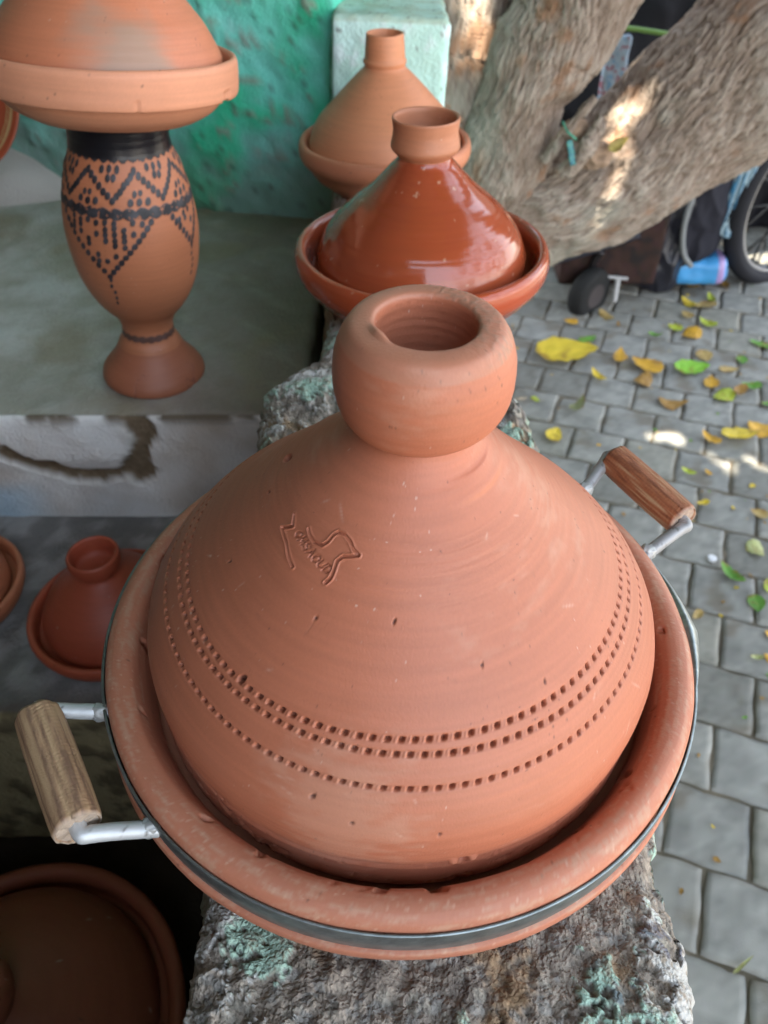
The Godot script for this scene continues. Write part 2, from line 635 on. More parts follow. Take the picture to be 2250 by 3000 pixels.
func build_parapet() -> void:
	var lt := [Vector2(0.5, -0.075), Vector2(-0.097, -0.087), Vector2(-0.157, -0.092), Vector2(-0.506, -0.107), Vector2(-0.600, -0.111), Vector2(-0.612, -0.101), Vector2(-0.68, -0.066), Vector2(-0.72, -0.060), Vector2(-1.35, -0.078)]
	var rt := [Vector2(0.5, 0.125), Vector2(-0.1, 0.141), Vector2(-0.19, 0.145), Vector2(-0.52, 0.132), Vector2(-0.63, 0.116), Vector2(-0.8, 0.108), Vector2(-1.35, 0.09)]
	var zs := PackedFloat32Array()
	var z := 0.5
	while z > -1.36:
		zs.append(z)
		z -= 0.0011 if z < -0.075 and z > -0.215 else (0.004 if z < 0.0 and z > -0.45 else 0.0021 if z < 0.0 and z > -0.75 else 0.006 if z < 0 else 0.03)
	# cross-section: up the left side, across the top, down the right side: (side -1/0/1, place along it)
	var cross := []
	for i in 40:
		cross.append(Vector2(-1, pow(1.0 - i / 40.0, 1.6)))
	for i in 201:
		cross.append(Vector2(0, i / 200.0))
	for i in range(1, 41):
		cross.append(Vector2(1, pow(i / 40.0, 1.6)))
	var w := cross.size()
	var v := PackedVector3Array()
	var c := PackedColorArray()
	for zz in zs:
		var l := table(lt, zz) + 0.004 * n_low.get_noise_2d(zz * 200.0, 3.0) + 0.003 * n_mid.get_noise_2d(zz * 250.0, 8.0)
		var r := table(rt, zz) + 0.004 * n_low.get_noise_2d(zz * 160.0, 30.0) + 0.003 * n_mid.get_noise_2d(zz * 250.0, 80.0)
		var top := 0.80 - 0.014 * smoothstep(-0.60, -0.68, zz)
		for q in cross:
			var p: Vector3
			var nn := Vector3.UP
			var edge := 0.0
			if q.x < -0.5:
				p = Vector3(l - 0.01 * smoothstep(0.0, 0.1, q.y), top - 0.010 - q.y * 0.79, zz)
				nn = Vector3.LEFT
			elif q.x > 0.5:
				p = Vector3(r + 0.02 * smoothstep(0.0, 0.3, q.y), top - 0.010 - q.y * 0.80, zz)
				nn = Vector3.RIGHT
			else:
				var x := lerpf(l, r, q.y)
				edge = minf(x - l, r - x)
				p = Vector3(x, top - 0.010 * pow(1.0 - clampf(edge / 0.016, 0.0, 1.0), 2.0), zz)
			var a := n_low.get_noise_3d(p.x * 160.0, p.y * 160.0, p.z * 160.0)
			var b := n_mid.get_noise_3d(p.x * 220.0, p.y * 220.0, p.z * 220.0)
			var f := n_fine.get_noise_3d(p.x * 330.0, p.y * 330.0, p.z * 330.0)
			var g := n_fine.get_noise_3d(p.x * 900.0, p.y * 900.0, p.z * 900.0 + 70.0)
			var cq := p + Vector3(b, f, a) * 0.0022
			var grit := n_cell.get_noise_3d(cq.x * 210.0, cq.y * 210.0, cq.z * 210.0)      # -1 in the middle of a grain
			var kind := n_cellv.get_noise_3d(cq.x * 210.0, cq.y * 210.0, cq.z * 210.0)
			var lump := n_cell.get_noise_3d(cq.x * 62.0, cq.y * 62.0, cq.z * 62.0 + 40.0)
			var off := 0.004 * a + 0.0030 * b + 0.0014 * f + 0.0004 * g - 0.0022 * (grit + 0.6) * (0.6 + 0.6 * kind) - 0.0055 * (lump + 0.6)
			# bare aggregate
			var k := 1.0 + 0.35 * f + 0.35 * g + 0.35 * kind
			var col := Color(0.29, 0.245, 0.20).lerp(Color(0.155, 0.13, 0.11), smoothstep(0.0, 0.5, a + 0.3 * b))
			if kind > 0.62:
				col = Color(0.20, 0.185, 0.165)
			elif kind < -0.75:
				col = Color(0.40, 0.36, 0.30)
			col = col.lerp(Color(0.29, 0.185, 0.10), smoothstep(0.15, 0.45, n_low.get_noise_3d(p.x * 160.0 + 77.0, 1.0, p.z * 160.0) + 0.2 * f) * 0.75)
			col *= maxf(k, 0.25)
			# remains of paint: white lime, mint, a few violet flakes
			var near_left := smoothstep(0.005, -0.06, p.x)
			var near_right := smoothstep(0.060, 0.115, p.x)
			var pm := n_low.get_noise_3d(p.x * 190.0 + 5.0, p.y * 80.0, p.z * 120.0 + 13.0)
			var cover := pm + 0.40 * b + 0.25 * f + 0.15 * kind + 0.50 * near_left + 0.44 * near_right - 0.44
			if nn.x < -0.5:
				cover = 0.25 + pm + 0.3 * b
			elif nn.x > 0.5:
				cover = 0.55 + pm + 0.3 * b
			if zz < -0.64:
				cover -= 0.25
			elif zz < -0.4:
				cover += 0.12
			var paint := smoothstep(0.0, 0.05, cover)
			var hue := n_low.get_noise_3d(p.x * 150.0 - 31.0, p.y * 60.0, p.z * 150.0)
			var pc := Color(0.50, 0.49, 0.46).lerp(Color(0.34, 0.52, 0.41), 0.85 * smoothstep(0.0, 0.2, hue + 0.30 * f + 0.10 * near_right - 0.05))
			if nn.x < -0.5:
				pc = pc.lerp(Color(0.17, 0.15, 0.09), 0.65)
			var violet := smoothstep(0.28, 0.38, n_mid.get_noise_3d(p.x * 110.0 + 3.0, 9.0, p.z * 110.0) + 0.25 * f) * near_right
			pc = pc.lerp(Color(0.12, 0.115, 0.15), 0.8 * violet)
			pc = pc.lerp(Color(0.22, 0.17, 0.12), smoothstep(0.05, 0.40, g * 0.6 + 0.6 * b) * 0.8)
			col = col.lerp(pc, paint)
			off = lerpf(off, 0.004 * a + 0.0022 * b + 0.0006 * f - 0.0004 * (grit + 0.6) - 0.0015 * (lump + 0.6) + 0.0016, paint)
			col.a = 1.0
			v.append(p + nn * off)
			c.append(col)
	var idx := PackedInt32Array()
	for i in zs.size() - 1:
		for j in w - 1:
			var a := i * w + j
			var b := a + w
			idx.append_array(PackedInt32Array([a, b, a + 1, a + 1, b, b + 1]))
	var o := obj("parapet", finish(v, c, idx, (zs.size() / 2) * w + 140, Vector3.UP), M.stone)
	tag(o, "low rough stone parapet with peeling mint and white paint under the tagines", "wall")
	# the painted pillar at its far end
	var pb := rough_box(Vector3(0.178, 0.975, 0.62), Vector3i(60, 200, 120), 0.012, func(p, nn):
		var a := n_low.get_noise_3d(p.x * 60.0, p.y * 60.0, p.z * 60.0)
		var b := n_mid.get_noise_3d(p.x * 90.0, p.y * 90.0, p.z * 90.0)
		var f := n_fine.get_noise_3d(p.x * 260.0, p.y * 260.0, p.z * 260.0)
		var cc := Color(0.56, 0.80, 0.76).lerp(Color(0.50, 0.77, 0.70), smoothstep(-0.1, 0.4, a))
		cc = cc.lerp(Color(0.64, 0.80, 0.80), smoothstep(0.1, 0.5, b))
		if nn.y > 0.4:
			cc = cc.lerp(Color(0.38, 0.46, 0.33), 0.6 + 0.5 * b)
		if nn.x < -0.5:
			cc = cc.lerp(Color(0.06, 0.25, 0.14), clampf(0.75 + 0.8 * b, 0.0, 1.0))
		cc = cc.lerp(Color(0.14, 0.14, 0.13), smoothstep(0.5, 0.58, f + 0.25 * b) * 0.8)
		vc = cc
		return 0.004 * a + 0.002 * b + 0.0006 * f)
	o = obj("painted_pillar", pb, M.plaster)
	o.transform = Transform3D(Basis(Vector3(0, 0, 1), deg_to_rad(-2.0)), Vector3(-0.008, 0.4775, -1.62))
	tag(o, "pale mint painted pillar with a weathered flat top beside the tree", "pillar")

# ---------------------------------------------------------------- the tree
func bark(seed_: float, lump: float) -> Callable:
	return func(u, s, p, _n):
		var wob := n_low.get_noise_3d(p.x * 30.0 + seed_, p.y * 30.0, p.z * 30.0)
		var a := n_low.get_noise_3d(p.x * 45.0, p.y * 45.0 + seed_, p.z * 45.0)
		var uu: float = u + 0.012 * wob + 0.03 * n_low.get_noise_2d(u * 20.0, s * 14.0 + seed_)
		var st := n_mid.get_noise_2d(uu * 430.0 + seed_, s * 34.0)
		var f := n_fine.get_noise_3d(p.x * 300.0, p.y * 300.0, p.z * 300.0)
		var m := n_mid.get_noise_3d(p.x * 95.0, p.y * 95.0 + seed_, p.z * 95.0)
		# long plates parted by cracks
		var crack := n_edge.get_noise_2d(uu * 105.0 + 0.7 * m + seed_, s * 11.0 + 0.5 * m) + 1.0
		var crack2 := n_edge.get_noise_2d(uu * 260.0 + seed_ + 0.4 * m, s * 30.0 + 0.4 * m) + 1.0
		var split := 1.0 - smoothstep(0.02, 0.16, crack)
		var split2 := 1.0 - smoothstep(0.0, 0.16, crack2)
		var c := Color(0.265, 0.205, 0.165).lerp(Color(0.355, 0.305, 0.26), smoothstep(-0.35, 0.45, st * 0.7 + 0.6 * a + 0.4 * m))
		c = c.lerp(Color(0.13, 0.09, 0.065), 0.55 * split + 0.35 * split2)
		c = c.lerp(Color(0.26, 0.14, 0.08), smoothstep(0.30, 0.55, n_low.get_noise_3d(p.x * 75.0 + 90.0, p.y * 75.0 + seed_, p.z * 75.0) + 0.25 * m) * 0.75)
		c = c.lerp(Color(0.34, 0.34, 0.29), smoothstep(0.15, 0.5, wob + 0.2 * m) * 0.45)
		c *= 1.0 + 0.22 * f + 0.12 * st
		c.a = 1.0
		vc = c
		return lump * a + 0.006 * m + 0.0014 * st + 0.0010 * f - 0.0042 * split - 0.0020 * split2

func build_tree() -> void:
	var t := thing("leaning_tree", "big forked tree with fibrous grey brown bark growing behind the parapet", "tree", Vector3.ZERO)
	var trunk := tube([Vector3(0.10, -0.08, -1.90), Vector3(0.11, 0.2, -1.84), Vector3(0.17, 0.42, -1.75), Vector3(0.235, 0.62, -1.66), Vector3(0.264, 0.785, -1.62), Vector3(0.303, 0.863, -1.62), Vector3(0.352, 0.975, -1.62), Vector3(0.50, 1.5, -1.64), Vector3(0.9, 2.6, -1.5)],
		[0.22, 0.16, 0.125, 0.092, 0.086, 0.096, 0.110, 0.14, 0.11], 420, 280, bark(0.0, 0.016))
	obj("trunk", trunk, M.bark, t)
	var stem := tube([Vector3(0.02, 0.0, -1.95), Vector3(0.08, 0.45, -1.84), Vector3(0.129, 0.70, -1.78), Vector3(0.14, 0.83, -1.78), Vector3(0.165, 0.96, -1.80), Vector3(0.25, 1.6, -1.95), Vector3(0.4, 2.7, -2.2)],
		[0.2, 0.17, 0.14, 0.135, 0.135, 0.12, 0.09], 330, 220, bark(40.0, 0.018))
	obj("trunk", stem, M.bark, t)
	var low := tube([Vector3(0.10, 0.34, -1.78), Vector3(0.25, 0.49, -1.71), Vector3(0.405, 0.572, -1.68), Vector3(0.512, 0.640, -1.68), Vector3(0.628, 0.735, -1.68), Vector3(0.727, 0.815, -1.68), Vector3(0.85, 0.91, -1.68), Vector3(1.2, 1.3, -1.66), Vector3(1.7, 2.5, -1.5)],
		[0.16, 0.135, 0.122, 0.134, 0.150, 0.163, 0.17, 0.14, 0.09], 460, 300, bark(90.0, 0.020))
	var limb := obj("low_limb", low, M.bark, t)
	# knots and a broken stub on the limb
	for k in [[Vector3(0.36, 0.74, -1.545), 0.020, 0.035], [Vector3(0.735, 0.97, -1.60), 0.05, 0.06], [Vector3(0.40, 0.70, -1.525), 0.024, 0.028], [Vector3(0.12, 0.73, -1.668), 0.045, 0.05]]:
		var r: float = k[1]
		var kn := rough_box(Vector3(r, r, r) * 2.0, Vector3i(20, 20, 20), r, func(p, _n):
			var a := n_mid.get_noise_3d(p.x * 150.0, p.y * 150.0, p.z * 150.0 + r * 900.0)
			vc = Color(0.27, 0.19, 0.135) * (1.0 + 0.6 * a)
			vc.a = 1.0
			return 0.3 * r * a)
		var o := obj("knot", kn, M.bark, t)
		o.position = k[0]
		o.scale = Vector3(1.25, 1.0, 0.8)
	var stub := tube([Vector3(0.31, 0.685, -1.55), Vector3(0.345, 0.745, -1.535), Vector3(0.385, 0.800, -1.535)], [0.012, 0.010, 0.007], 40, 20, bark(7.0, 0.004))
	obj("broken_stub", stub, M.bark, t)
	var stub2 := tube([Vector3(0.345, 0.665, -1.53), Vector3(0.375, 0.715, -1.515), Vector3(0.405, 0.765, -1.53)], [0.017, 0.018, 0.013], 40, 24, bark(17.0, 0.004))
	obj("broken_stub", stub2, M.bark, t)
	# the crown overhead: it shades the yard, and the sun falls through its gaps
	var leaf := leaf_mesh(3, Color(0.07, 0.13, 0.03), 5, 3)
	var s := SUN.normalized()
	var gaps := [[Vector3(0.703, 0, -1.535), 0.018], [Vector3(0.812, 0, -1.448), 0.019], [Vector3(0.945, 0, -1.40), 0.006], [Vector3(0.40, 0, -2.006), 0.014],
		[Vector3(0.162, 0.845, -1.66), 0.014], [Vector3(0.453, 0.785, -1.635), 0.014], [Vector3(0.482, 0.755, -1.585), 0.022], [Vector3(1.30, 0, -2.55), 0.05], [Vector3(1.22, 0, -2.62), 0.03]]
	var places := []
	var tints := []
	for i in 21000:
		var p := Vector3(rng.randf_range(-1.3, 1.9), rng.randf_range(3.0, 3.9), rng.randf_range(-3.9, 1.05))
		if i > 18500:
			p = Vector3(rng.randf_range(1.5, 2.2), rng.randf_range(2.8, 4.0), rng.randf_range(-3.9, 1.2))
		var rim := n_low.get_noise_3d(p.x * 9.0, p.y * 9.0, p.z * 9.0)
		if p.x > 1.75 + 0.5 * rim and rng.randf() < 0.55:
			continue
		if p.y < 3.2 + 0.4 * rim and p.x > 0.4 and rng.randf() < 0.5:
			continue
		var size := rng.randf_range(0.12, 0.2)
		var keep := true
		for g in gaps:
			var d: Vector3 = p - g[0]
			if (d - s * d.dot(s)).length() < g[1] + size * 0.33:
				keep = false
				break
		if p.x < -0.1 and p.y < 3.0:
			keep = false
		if not keep:
			continue
		var b := Basis(Vector3.UP, rng.randf() * TAU) * Basis(Vector3(1, 0, 0), rng.randf_range(-0.6, 0.6)) * Basis(Vector3(0, 0, 1), rng.randf_range(-0.6, 0.6))
		places.append(Transform3D(b.scaled(Vector3.ONE * size), p))
		var k := rng.randf_range(0.7, 1.3)
		tints.append(Color(k, k, k * rng.randf_range(0.6, 1.1)))
	for i in 2600:      # loose sprays hanging at the street side
		var p := Vector3(rng.randf_range(2.0, 2.9), rng.randf_range(0.9, 3.0), rng.randf_range(-1.6, 2.2))
		if n_low.get_noise_3d(p.x * 22.0, p.y * 16.0, p.z * 16.0) < 0.18:
			continue
		var b := Basis(Vector3.UP, rng.randf() * TAU) * Basis(Vector3(1, 0, 0), rng.randf_range(-1.2, 1.2))
		places.append(Transform3D(b.scaled(Vector3.ONE * rng.randf_range(0.10, 0.17)), p))
		var k := rng.randf_range(0.7, 1.3)
		tints.append(Color(k, k, k * 0.8))
	var mm := MultiMesh.new()
	mm.transform_format = MultiMesh.TRANSFORM_3D
	mm.use_colors = true
	mm.mesh = leaf
	mm.instance_count = places.size()
	for i in places.size():
		mm.set_instance_transform(i, places[i])
		mm.set_instance_color(i, tints[i])
	var mi := MultiMeshInstance3D.new()
	mi.name = "crown"
	mi.multimesh = mm
	mi.material_override = M.leaf
	mi.set_meta("kind", "stuff")
	t.add_child(mi)
	# twine and plastic caught on the limb
	var tw := thing("plastic_tie", "frayed teal plastic strip tied round the broken twig on the low limb", "string", Vector3(0.345, 0.735, -1.513))
	obj("loop", rod([Vector3(-0.014, 0.024, -0.02), Vector3(-0.008, 0.014, 0.004), Vector3(0.004, 0.006, 0.010), Vector3(0.010, 0.0, 0.004)], 0.002, Color(0.06, 0.30, 0.20), 8, 20), M.plastic, tw)
	var strip := rough_box(Vector3(0.011, 0.045, 0.003), Vector3i(4, 14, 1), 0.001, func(p, _n):
		vc = Color(0.03, 0.16, 0.22).lerp(Color(0.06, 0.28, 0.22), smoothstep(-0.2, 0.3, n_mid.get_noise_2d(p.x * 900.0, p.y * 300.0)))
		return 0.0015 * n_mid.get_noise_2d(p.x * 300.0, p.y * 500.0))
	var so := obj("strip", strip, M.plastic, tw)
	so.position = Vector3(0.004, -0.022, 0.008)
	so.rotation_degrees = Vector3(-20, 0, 14)
	var straw := obj("green_cane", rod([Vector3(0.52, 0.805, -2.1), Vector3(0.60, 0.797, -2.1), Vector3(0.75, 0.778, -2.1)], 0.0055, Color(0.16, 0.30, 0.07)), M.plastic)
	tag(straw, "thin green cane lying across the gap between trunk and low limb", "stick")
	var yl := obj("tree_leaf", leaf_mesh(1, Color(0.30, 0.24, 0.07), 8, 6), M.leaf)
	yl.transform = Transform3D(Basis(Vector3(1, 0, 0), 0.9) * Basis(Vector3.UP, 0.5) * Basis().scaled(Vector3.ONE * 0.04), Vector3(0.435, 0.725, -1.51))
	tag(yl, "curled dry yellowish leaf resting on the low limb beside the broken twig", "leaf")

# ---------------------------------------------------------------- things in the yard
func build_yard_things() -> void:
	# front wheel of a parked moped
	var mo := thing("parked_moped", "parked moped with spoked wheel and blue plastic tied to its fork", "moped", Vector3(1.30, 0.0, -2.43))
	mo.rotation_degrees = Vector3(0, 28, 0)
	var wheel := Node3D.new()
	wheel.name = "front_wheel"
	wheel.position = Vector3(0, 0.295, 0)
	wheel.rotation_degrees = Vector3(90, 0, 0)
	mo.add_child(wheel)
	var tp := []
	for i in 19:
		var a := TAU * i / 18.0
		tp.append(Vector2(0.268 + 0.027 * cos(a), 0.032 * sin(a)))
	obj("tyre", lathe(curve(tp, func(_y): return 0.006), 120, func(th, r, y, _a, _b):
		vc = Color(0.022, 0.022, 0.024)
		return -0.003 if r > 0.28 and sin(th * 60.0 + (3.0 if y > 0.0 else 0.0)) > 0.75 else 0.0), M.rubber, wheel)
	var rp := [Vector2(0.238, -0.018), Vector2(0.248, -0.020), Vector2(0.248, -0.020), Vector2(0.244, 0.0), Vector2(0.248, 0.020), Vector2(0.248, 0.020), Vector2(0.238, 0.018), Vector2(0.238, 0.018), Vector2(0.241, 0.0), Vector2(0.238, -0.018)]
	obj("rim", lathe(curve(rp, func(_y): return 0.005), 96, func(_t, _r, _y, _a, _b):
		vc = Color(0.42, 0.42, 0.43)
		return 0.0), M.steel, wheel)
	var hp := [Vector2(0.0, -0.05), Vector2(0.02, -0.05), Vector2(0.02, -0.05), Vector2(0.04, -0.03), Vector2(0.035, 0.0), Vector2(0.04, 0.03), Vector2(0.02, 0.05), Vector2(0.02, 0.05), Vector2(0.0, 0.05)]
	obj("hub", lathe(curve(hp, func(_y): return 0.006), 40, func(_t, _r, _y, _a, _b):
		vc = Color(0.06, 0.06, 0.06)
		return 0.0), M.steel, wheel)
	for i in 18:
		var a := TAU * i / 18.0
		var b := a + (0.35 if i % 2 == 0 else -0.35)
		var sd := 0.028 if i % 2 == 0 else -0.028
		obj("spoke", rod([Vector3(cos(a) * 0.036, sd, sin(a) * 0.036), Vector3(cos(b) * 0.240, sd * 0.2, sin(b) * 0.240)], 0.0035, Color(0.05, 0.05, 0.05), 6, 2), M.steel, wheel)
	for sd in [-0.062, 0.062]:
		obj("fork_leg", rod([Vector3(0.0, 0.295, sd), Vector3(-0.06, 0.62, sd), Vector3(-0.13, 0.95, sd)], 0.016, Color(0.08, 0.08, 0.09)), M.paint, mo)
	obj("handlebar", rod([Vector3(-0.15, 0.98, -0.33), Vector3(-0.13, 0.97, 0.0), Vector3(-0.15, 0.98, 0.33)], 0.013, Color(0.1, 0.1, 0.1)), M.steel, mo)
	obj("frame", rod([Vector3(-0.13, 0.9, 0.0), Vector3(0.1, 0.62, 0.0), Vector3(0.5, 0.35, 0.0), Vector3(0.95, 0.4, 0.0)], 0.035, Color(0.05, 0.05, 0.06)), M.paint, mo)
	# blue and white sheet hanging before the wheel
	var sheet := rough_box(Vector3(0.050, 0.30, 0.018), Vector3i(14, 60, 5), 0.007, func(p, _n):
		var a := n_mid.get_noise_2d(p.x * 300.0, p.y * 40.0)
		vc = Color(0.35, 0.48, 0.55).lerp(Color(0.03, 0.16, 0.30), smoothstep(0.0, 0.3, a + 9.0 * (-p.x - 0.008) - 0.6 * p.y))
		return 0.010 * a)
	var so := obj("plastic_strip", sheet, M.plastic)
	so.position = Vector3(1.045, 0.36, -2.30)
	so.rotation_degrees = Vector3(0, -20, -4)
	tag(so, "creased blue and white plastic strip hanging in front of the moped tyre", "plastic")
	# black bags
	var bag := func(size: Vector3, sd: float, amp: float) -> ArrayMesh:
		return rough_box(size, Vector3i(46, 60, 46), minf(size.x, size.z) * 0.48, func(p, nn):
			var a := n_low.get_noise_3d(p.x * 55.0 + sd, p.y * 30.0, p.z * 55.0)
			var r := 1.0 - absf(n_mid.get_noise_3d(p.x * 26.0 + sd, p.y * 16.0, p.z * 26.0)) * 2.0
			vc = Color(0.020, 0.022, 0.028)
			return amp * (a + 0.5 * r))
	var bm: ArrayMesh = bag.call(Vector3(0.20, 0.42, 0.19), 3.0, 0.022)
	var bo := thing("black_bag", "bulging black bag with grey piping standing beside the moped wheel", "bag", Vector3(0.955, 0.0, -2.38))
	var bb := obj("body", bm, M.rubber, bo)
	bb.position = Vector3(0, 0.31, 0)
	obj("piping", rod([Vector3(-0.05, 0.34, 0.106), Vector3(-0.058, 0.26, 0.118), Vector3(-0.04, 0.18, 0.122), Vector3(0.0, 0.13, 0.112)], 0.008, Color(0.20, 0.21, 0.21)), M.rubber, bo)
	obj("strap", rod([Vector3(-0.09, 0.36, 0.10), Vector3(0.0, 0.39, 0.125), Vector3(0.07, 0.45, 0.11)], 0.010, Color(0.09, 0.11, 0.14)), M.plastic, bo)
	obj("buckle", rod([Vector3(0.062, 0.475, 0.110), Vector3(0.07, 0.475, 0.115)], 0.010, Color(0.6, 0.6, 0.6), 10, 4), M.plastic, bo)
	var b2 := thing("dark_sack", "slumped black sack leaning behind the bulging bag", "bag", Vector3(0.89, 0.0, -2.38))
	var b2m: ArrayMesh = bag.call(Vector3(0.20, 0.38, 0.20), 50.0, 0.035)
	var b2b := obj("body", b2m, M.plastic, b2)
	b2b.position = Vector3(0, 0.20, 0)
	obj("tag", rod([Vector3(-0.02, 0.335, 0.118), Vector3(-0.012, 0.335, 0.122)], 0.011, Color(0.65, 0.65, 0.65), 10, 4), M.plastic, b2)
	var lb := rough_box(Vector3(0.17, 0.085, 0.10), Vector3i(30, 20, 20), 0.030, func(p, _n):
		vc = Color(0.06, 0.30, 0.62) if p.x < 0.055 + 0.02 * p.y else (Color(0.32, 0.22, 0.42) if p.x < 0.072 else Color(0.07, 0.24, 0.5))
		return 0.012 * n_low.get_noise_3d(p.x * 60.0, p.y * 60.0, p.z * 60.0))
	var lo := obj("blue_bag", lb, M.plastic)
	lo.position = Vector3(1.000, 0.098, -2.33)
	lo.rotation_degrees = Vector3(0, -8, 6)
	tag(lo, "bright blue plastic bag with a mauve stripe under the black bag", "bag")
	# handcart with a black castor
	var ct := thing("handcart", "rusty brown handcart with a black castor wheel under the low limb", "cart", Vector3(0.665, 0.0, -2.37))
	obj("box", rough_box(Vector3(0.30, 0.24, 0.5), Vector3i(30, 18, 30), 0.01, func(p, _n):
		var a := n_mid.get_noise_3d(p.x * 60.0, p.y * 60.0, p.z * 60.0)
		vc = Color(0.045, 0.024, 0.02).lerp(Color(0.022, 0.018, 0.018), smoothstep(-0.2, 0.4, a))
		return 0.002 * a), M.plaster, ct).position = Vector3(0.03, 0.20, -0.12)
	obj("shaft", rod([Vector3(-0.28, 0.14, 0.13), Vector3(-0.05, 0.22, 0.15), Vector3(0.08, 0.27, 0.15)], 0.028, Color(0.03, 0.035, 0.05)), M.paint, ct)
	obj("bracket", rod([Vector3(0.005, 0.118, 0.145), Vector3(0.085, 0.112, 0.150)], 0.005, Color(0.34, 0.34, 0.34)), M.paint, ct)
	obj("bracket", rod([Vector3(0.055, 0.112, 0.152), Vector3(0.058, 0.04, 0.155)], 0.008, Color(0.42, 0.42, 0.42)), M.paint, ct)
	obj("bolt_cap", rough_box(Vector3(0.07, 0.05, 0.05), Vector3i(10, 8, 8), 0.02, func(p, _n):
		vc = Color(0.10, 0.16, 0.17)
		return 0.006 * n_mid.get_noise_3d(p.x * 200.0, p.y * 200.0, 0.0)), M.paint, ct).position = Vector3(0.06, 0.30, 0.16)
	var cw := Node3D.new()
	cw.name = "castor"
	cw.position = Vector3(-0.03, 0.072, 0.165)
	cw.rotation_degrees = Vector3(90, 0, -40)
	cw.scale = Vector3.ONE * 1.12
	ct.add_child(cw)
	var cp := [Vector2(0.0, -0.024), Vector2(0.035, -0.026), Vector2(0.035, -0.026), Vector2(0.06, -0.024), Vector2(0.070, -0.012), Vector2(0.072, 0.0), Vector2(0.070, 0.012), Vector2(0.06, 0.024), Vector2(0.035, 0.026), Vector2(0.035, 0.026), Vector2(0.0, 0.024)]
	obj("tyre", lathe(curve(cp, func(_y): return 0.004), 64, func(_t, r, _y, _a, _b):
		vc = Color(0.016, 0.016, 0.018) if r > 0.034 else Color(0.05, 0.04, 0.04)
		return 0.0), M.rubber, cw)
	obj("fork", rod([Vector3(-0.03, 0.075, 0.132), Vector3(-0.025, 0.16, 0.14), Vector3(-0.01, 0.2, 0.15)], 0.012, Color(0.05, 0.045, 0.05)), M.steel, ct)
	# dark covered pile behind the tree
	var pile := rough_box(Vector3(1.5, 1.25, 0.8), Vector3i(70, 60, 40), 0.22, func(p, _n):
		var a := n_low.get_noise_3d(p.x * 28.0, p.y * 22.0, p.z * 28.0)
		var r := 1.0 - absf(n_mid.get_noise_3d(p.x * 14.0, p.y * 9.0, p.z * 14.0)) * 2.0
		vc = Color(0.012, 0.013, 0.017)
		return 0.07 * a + 0.03 * r)
	var po := obj("tarpaulin_pile", pile, M.rubber)
	po.position = Vector3(1.0, 0.58, -3.15)
	tag(po, "dark pile under a black tarpaulin seen through the fork of the tree", "pile")
	var cl := rough_box(Vector3(0.06, 0.22, 0.03), Vector3i(20, 40, 4), 0.01, func(p, _n):
		var a := n_mid.get_noise_2d(p.x * 120.0, p.y * 120.0)
		vc = Color(0.24, 0.30, 0.36)
		if a > 0.34:
			vc = Color(0.22, 0.09, 0.11)
		elif a < -0.34:
			vc = Color(0.12, 0.22, 0.34)
		return 0.008 * n_low.get_noise_2d(p.x * 90.0, p.y * 60.0))
	var co := obj("patterned_cloth", cl, M.plaster)
	co.position = Vector3(0.600, 0.65, -2.25)
	tag(co, "pale blue patterned cloth hanging in the gap behind the tree fork", "cloth")
	# house front across the yard, far to the back
	var hf := rough_box(Vector3(7.0, 4.0, 0.3), Vector3i(70, 40, 2), 0.02, func(p, _n):
		var a := n_low.get_noise_2d(p.x * 8.0, p.y * 8.0)
		vc = Color(0.13, 0.11, 0.10) * (1.0 + 0.4 * a)
		vc.a = 1.0
		return 0.01 * a)
	var ho := obj("yard_wall", hf, M.plaster)
	ho.position = Vector3(2.2, 2.0, -6.5)
	struct(ho)

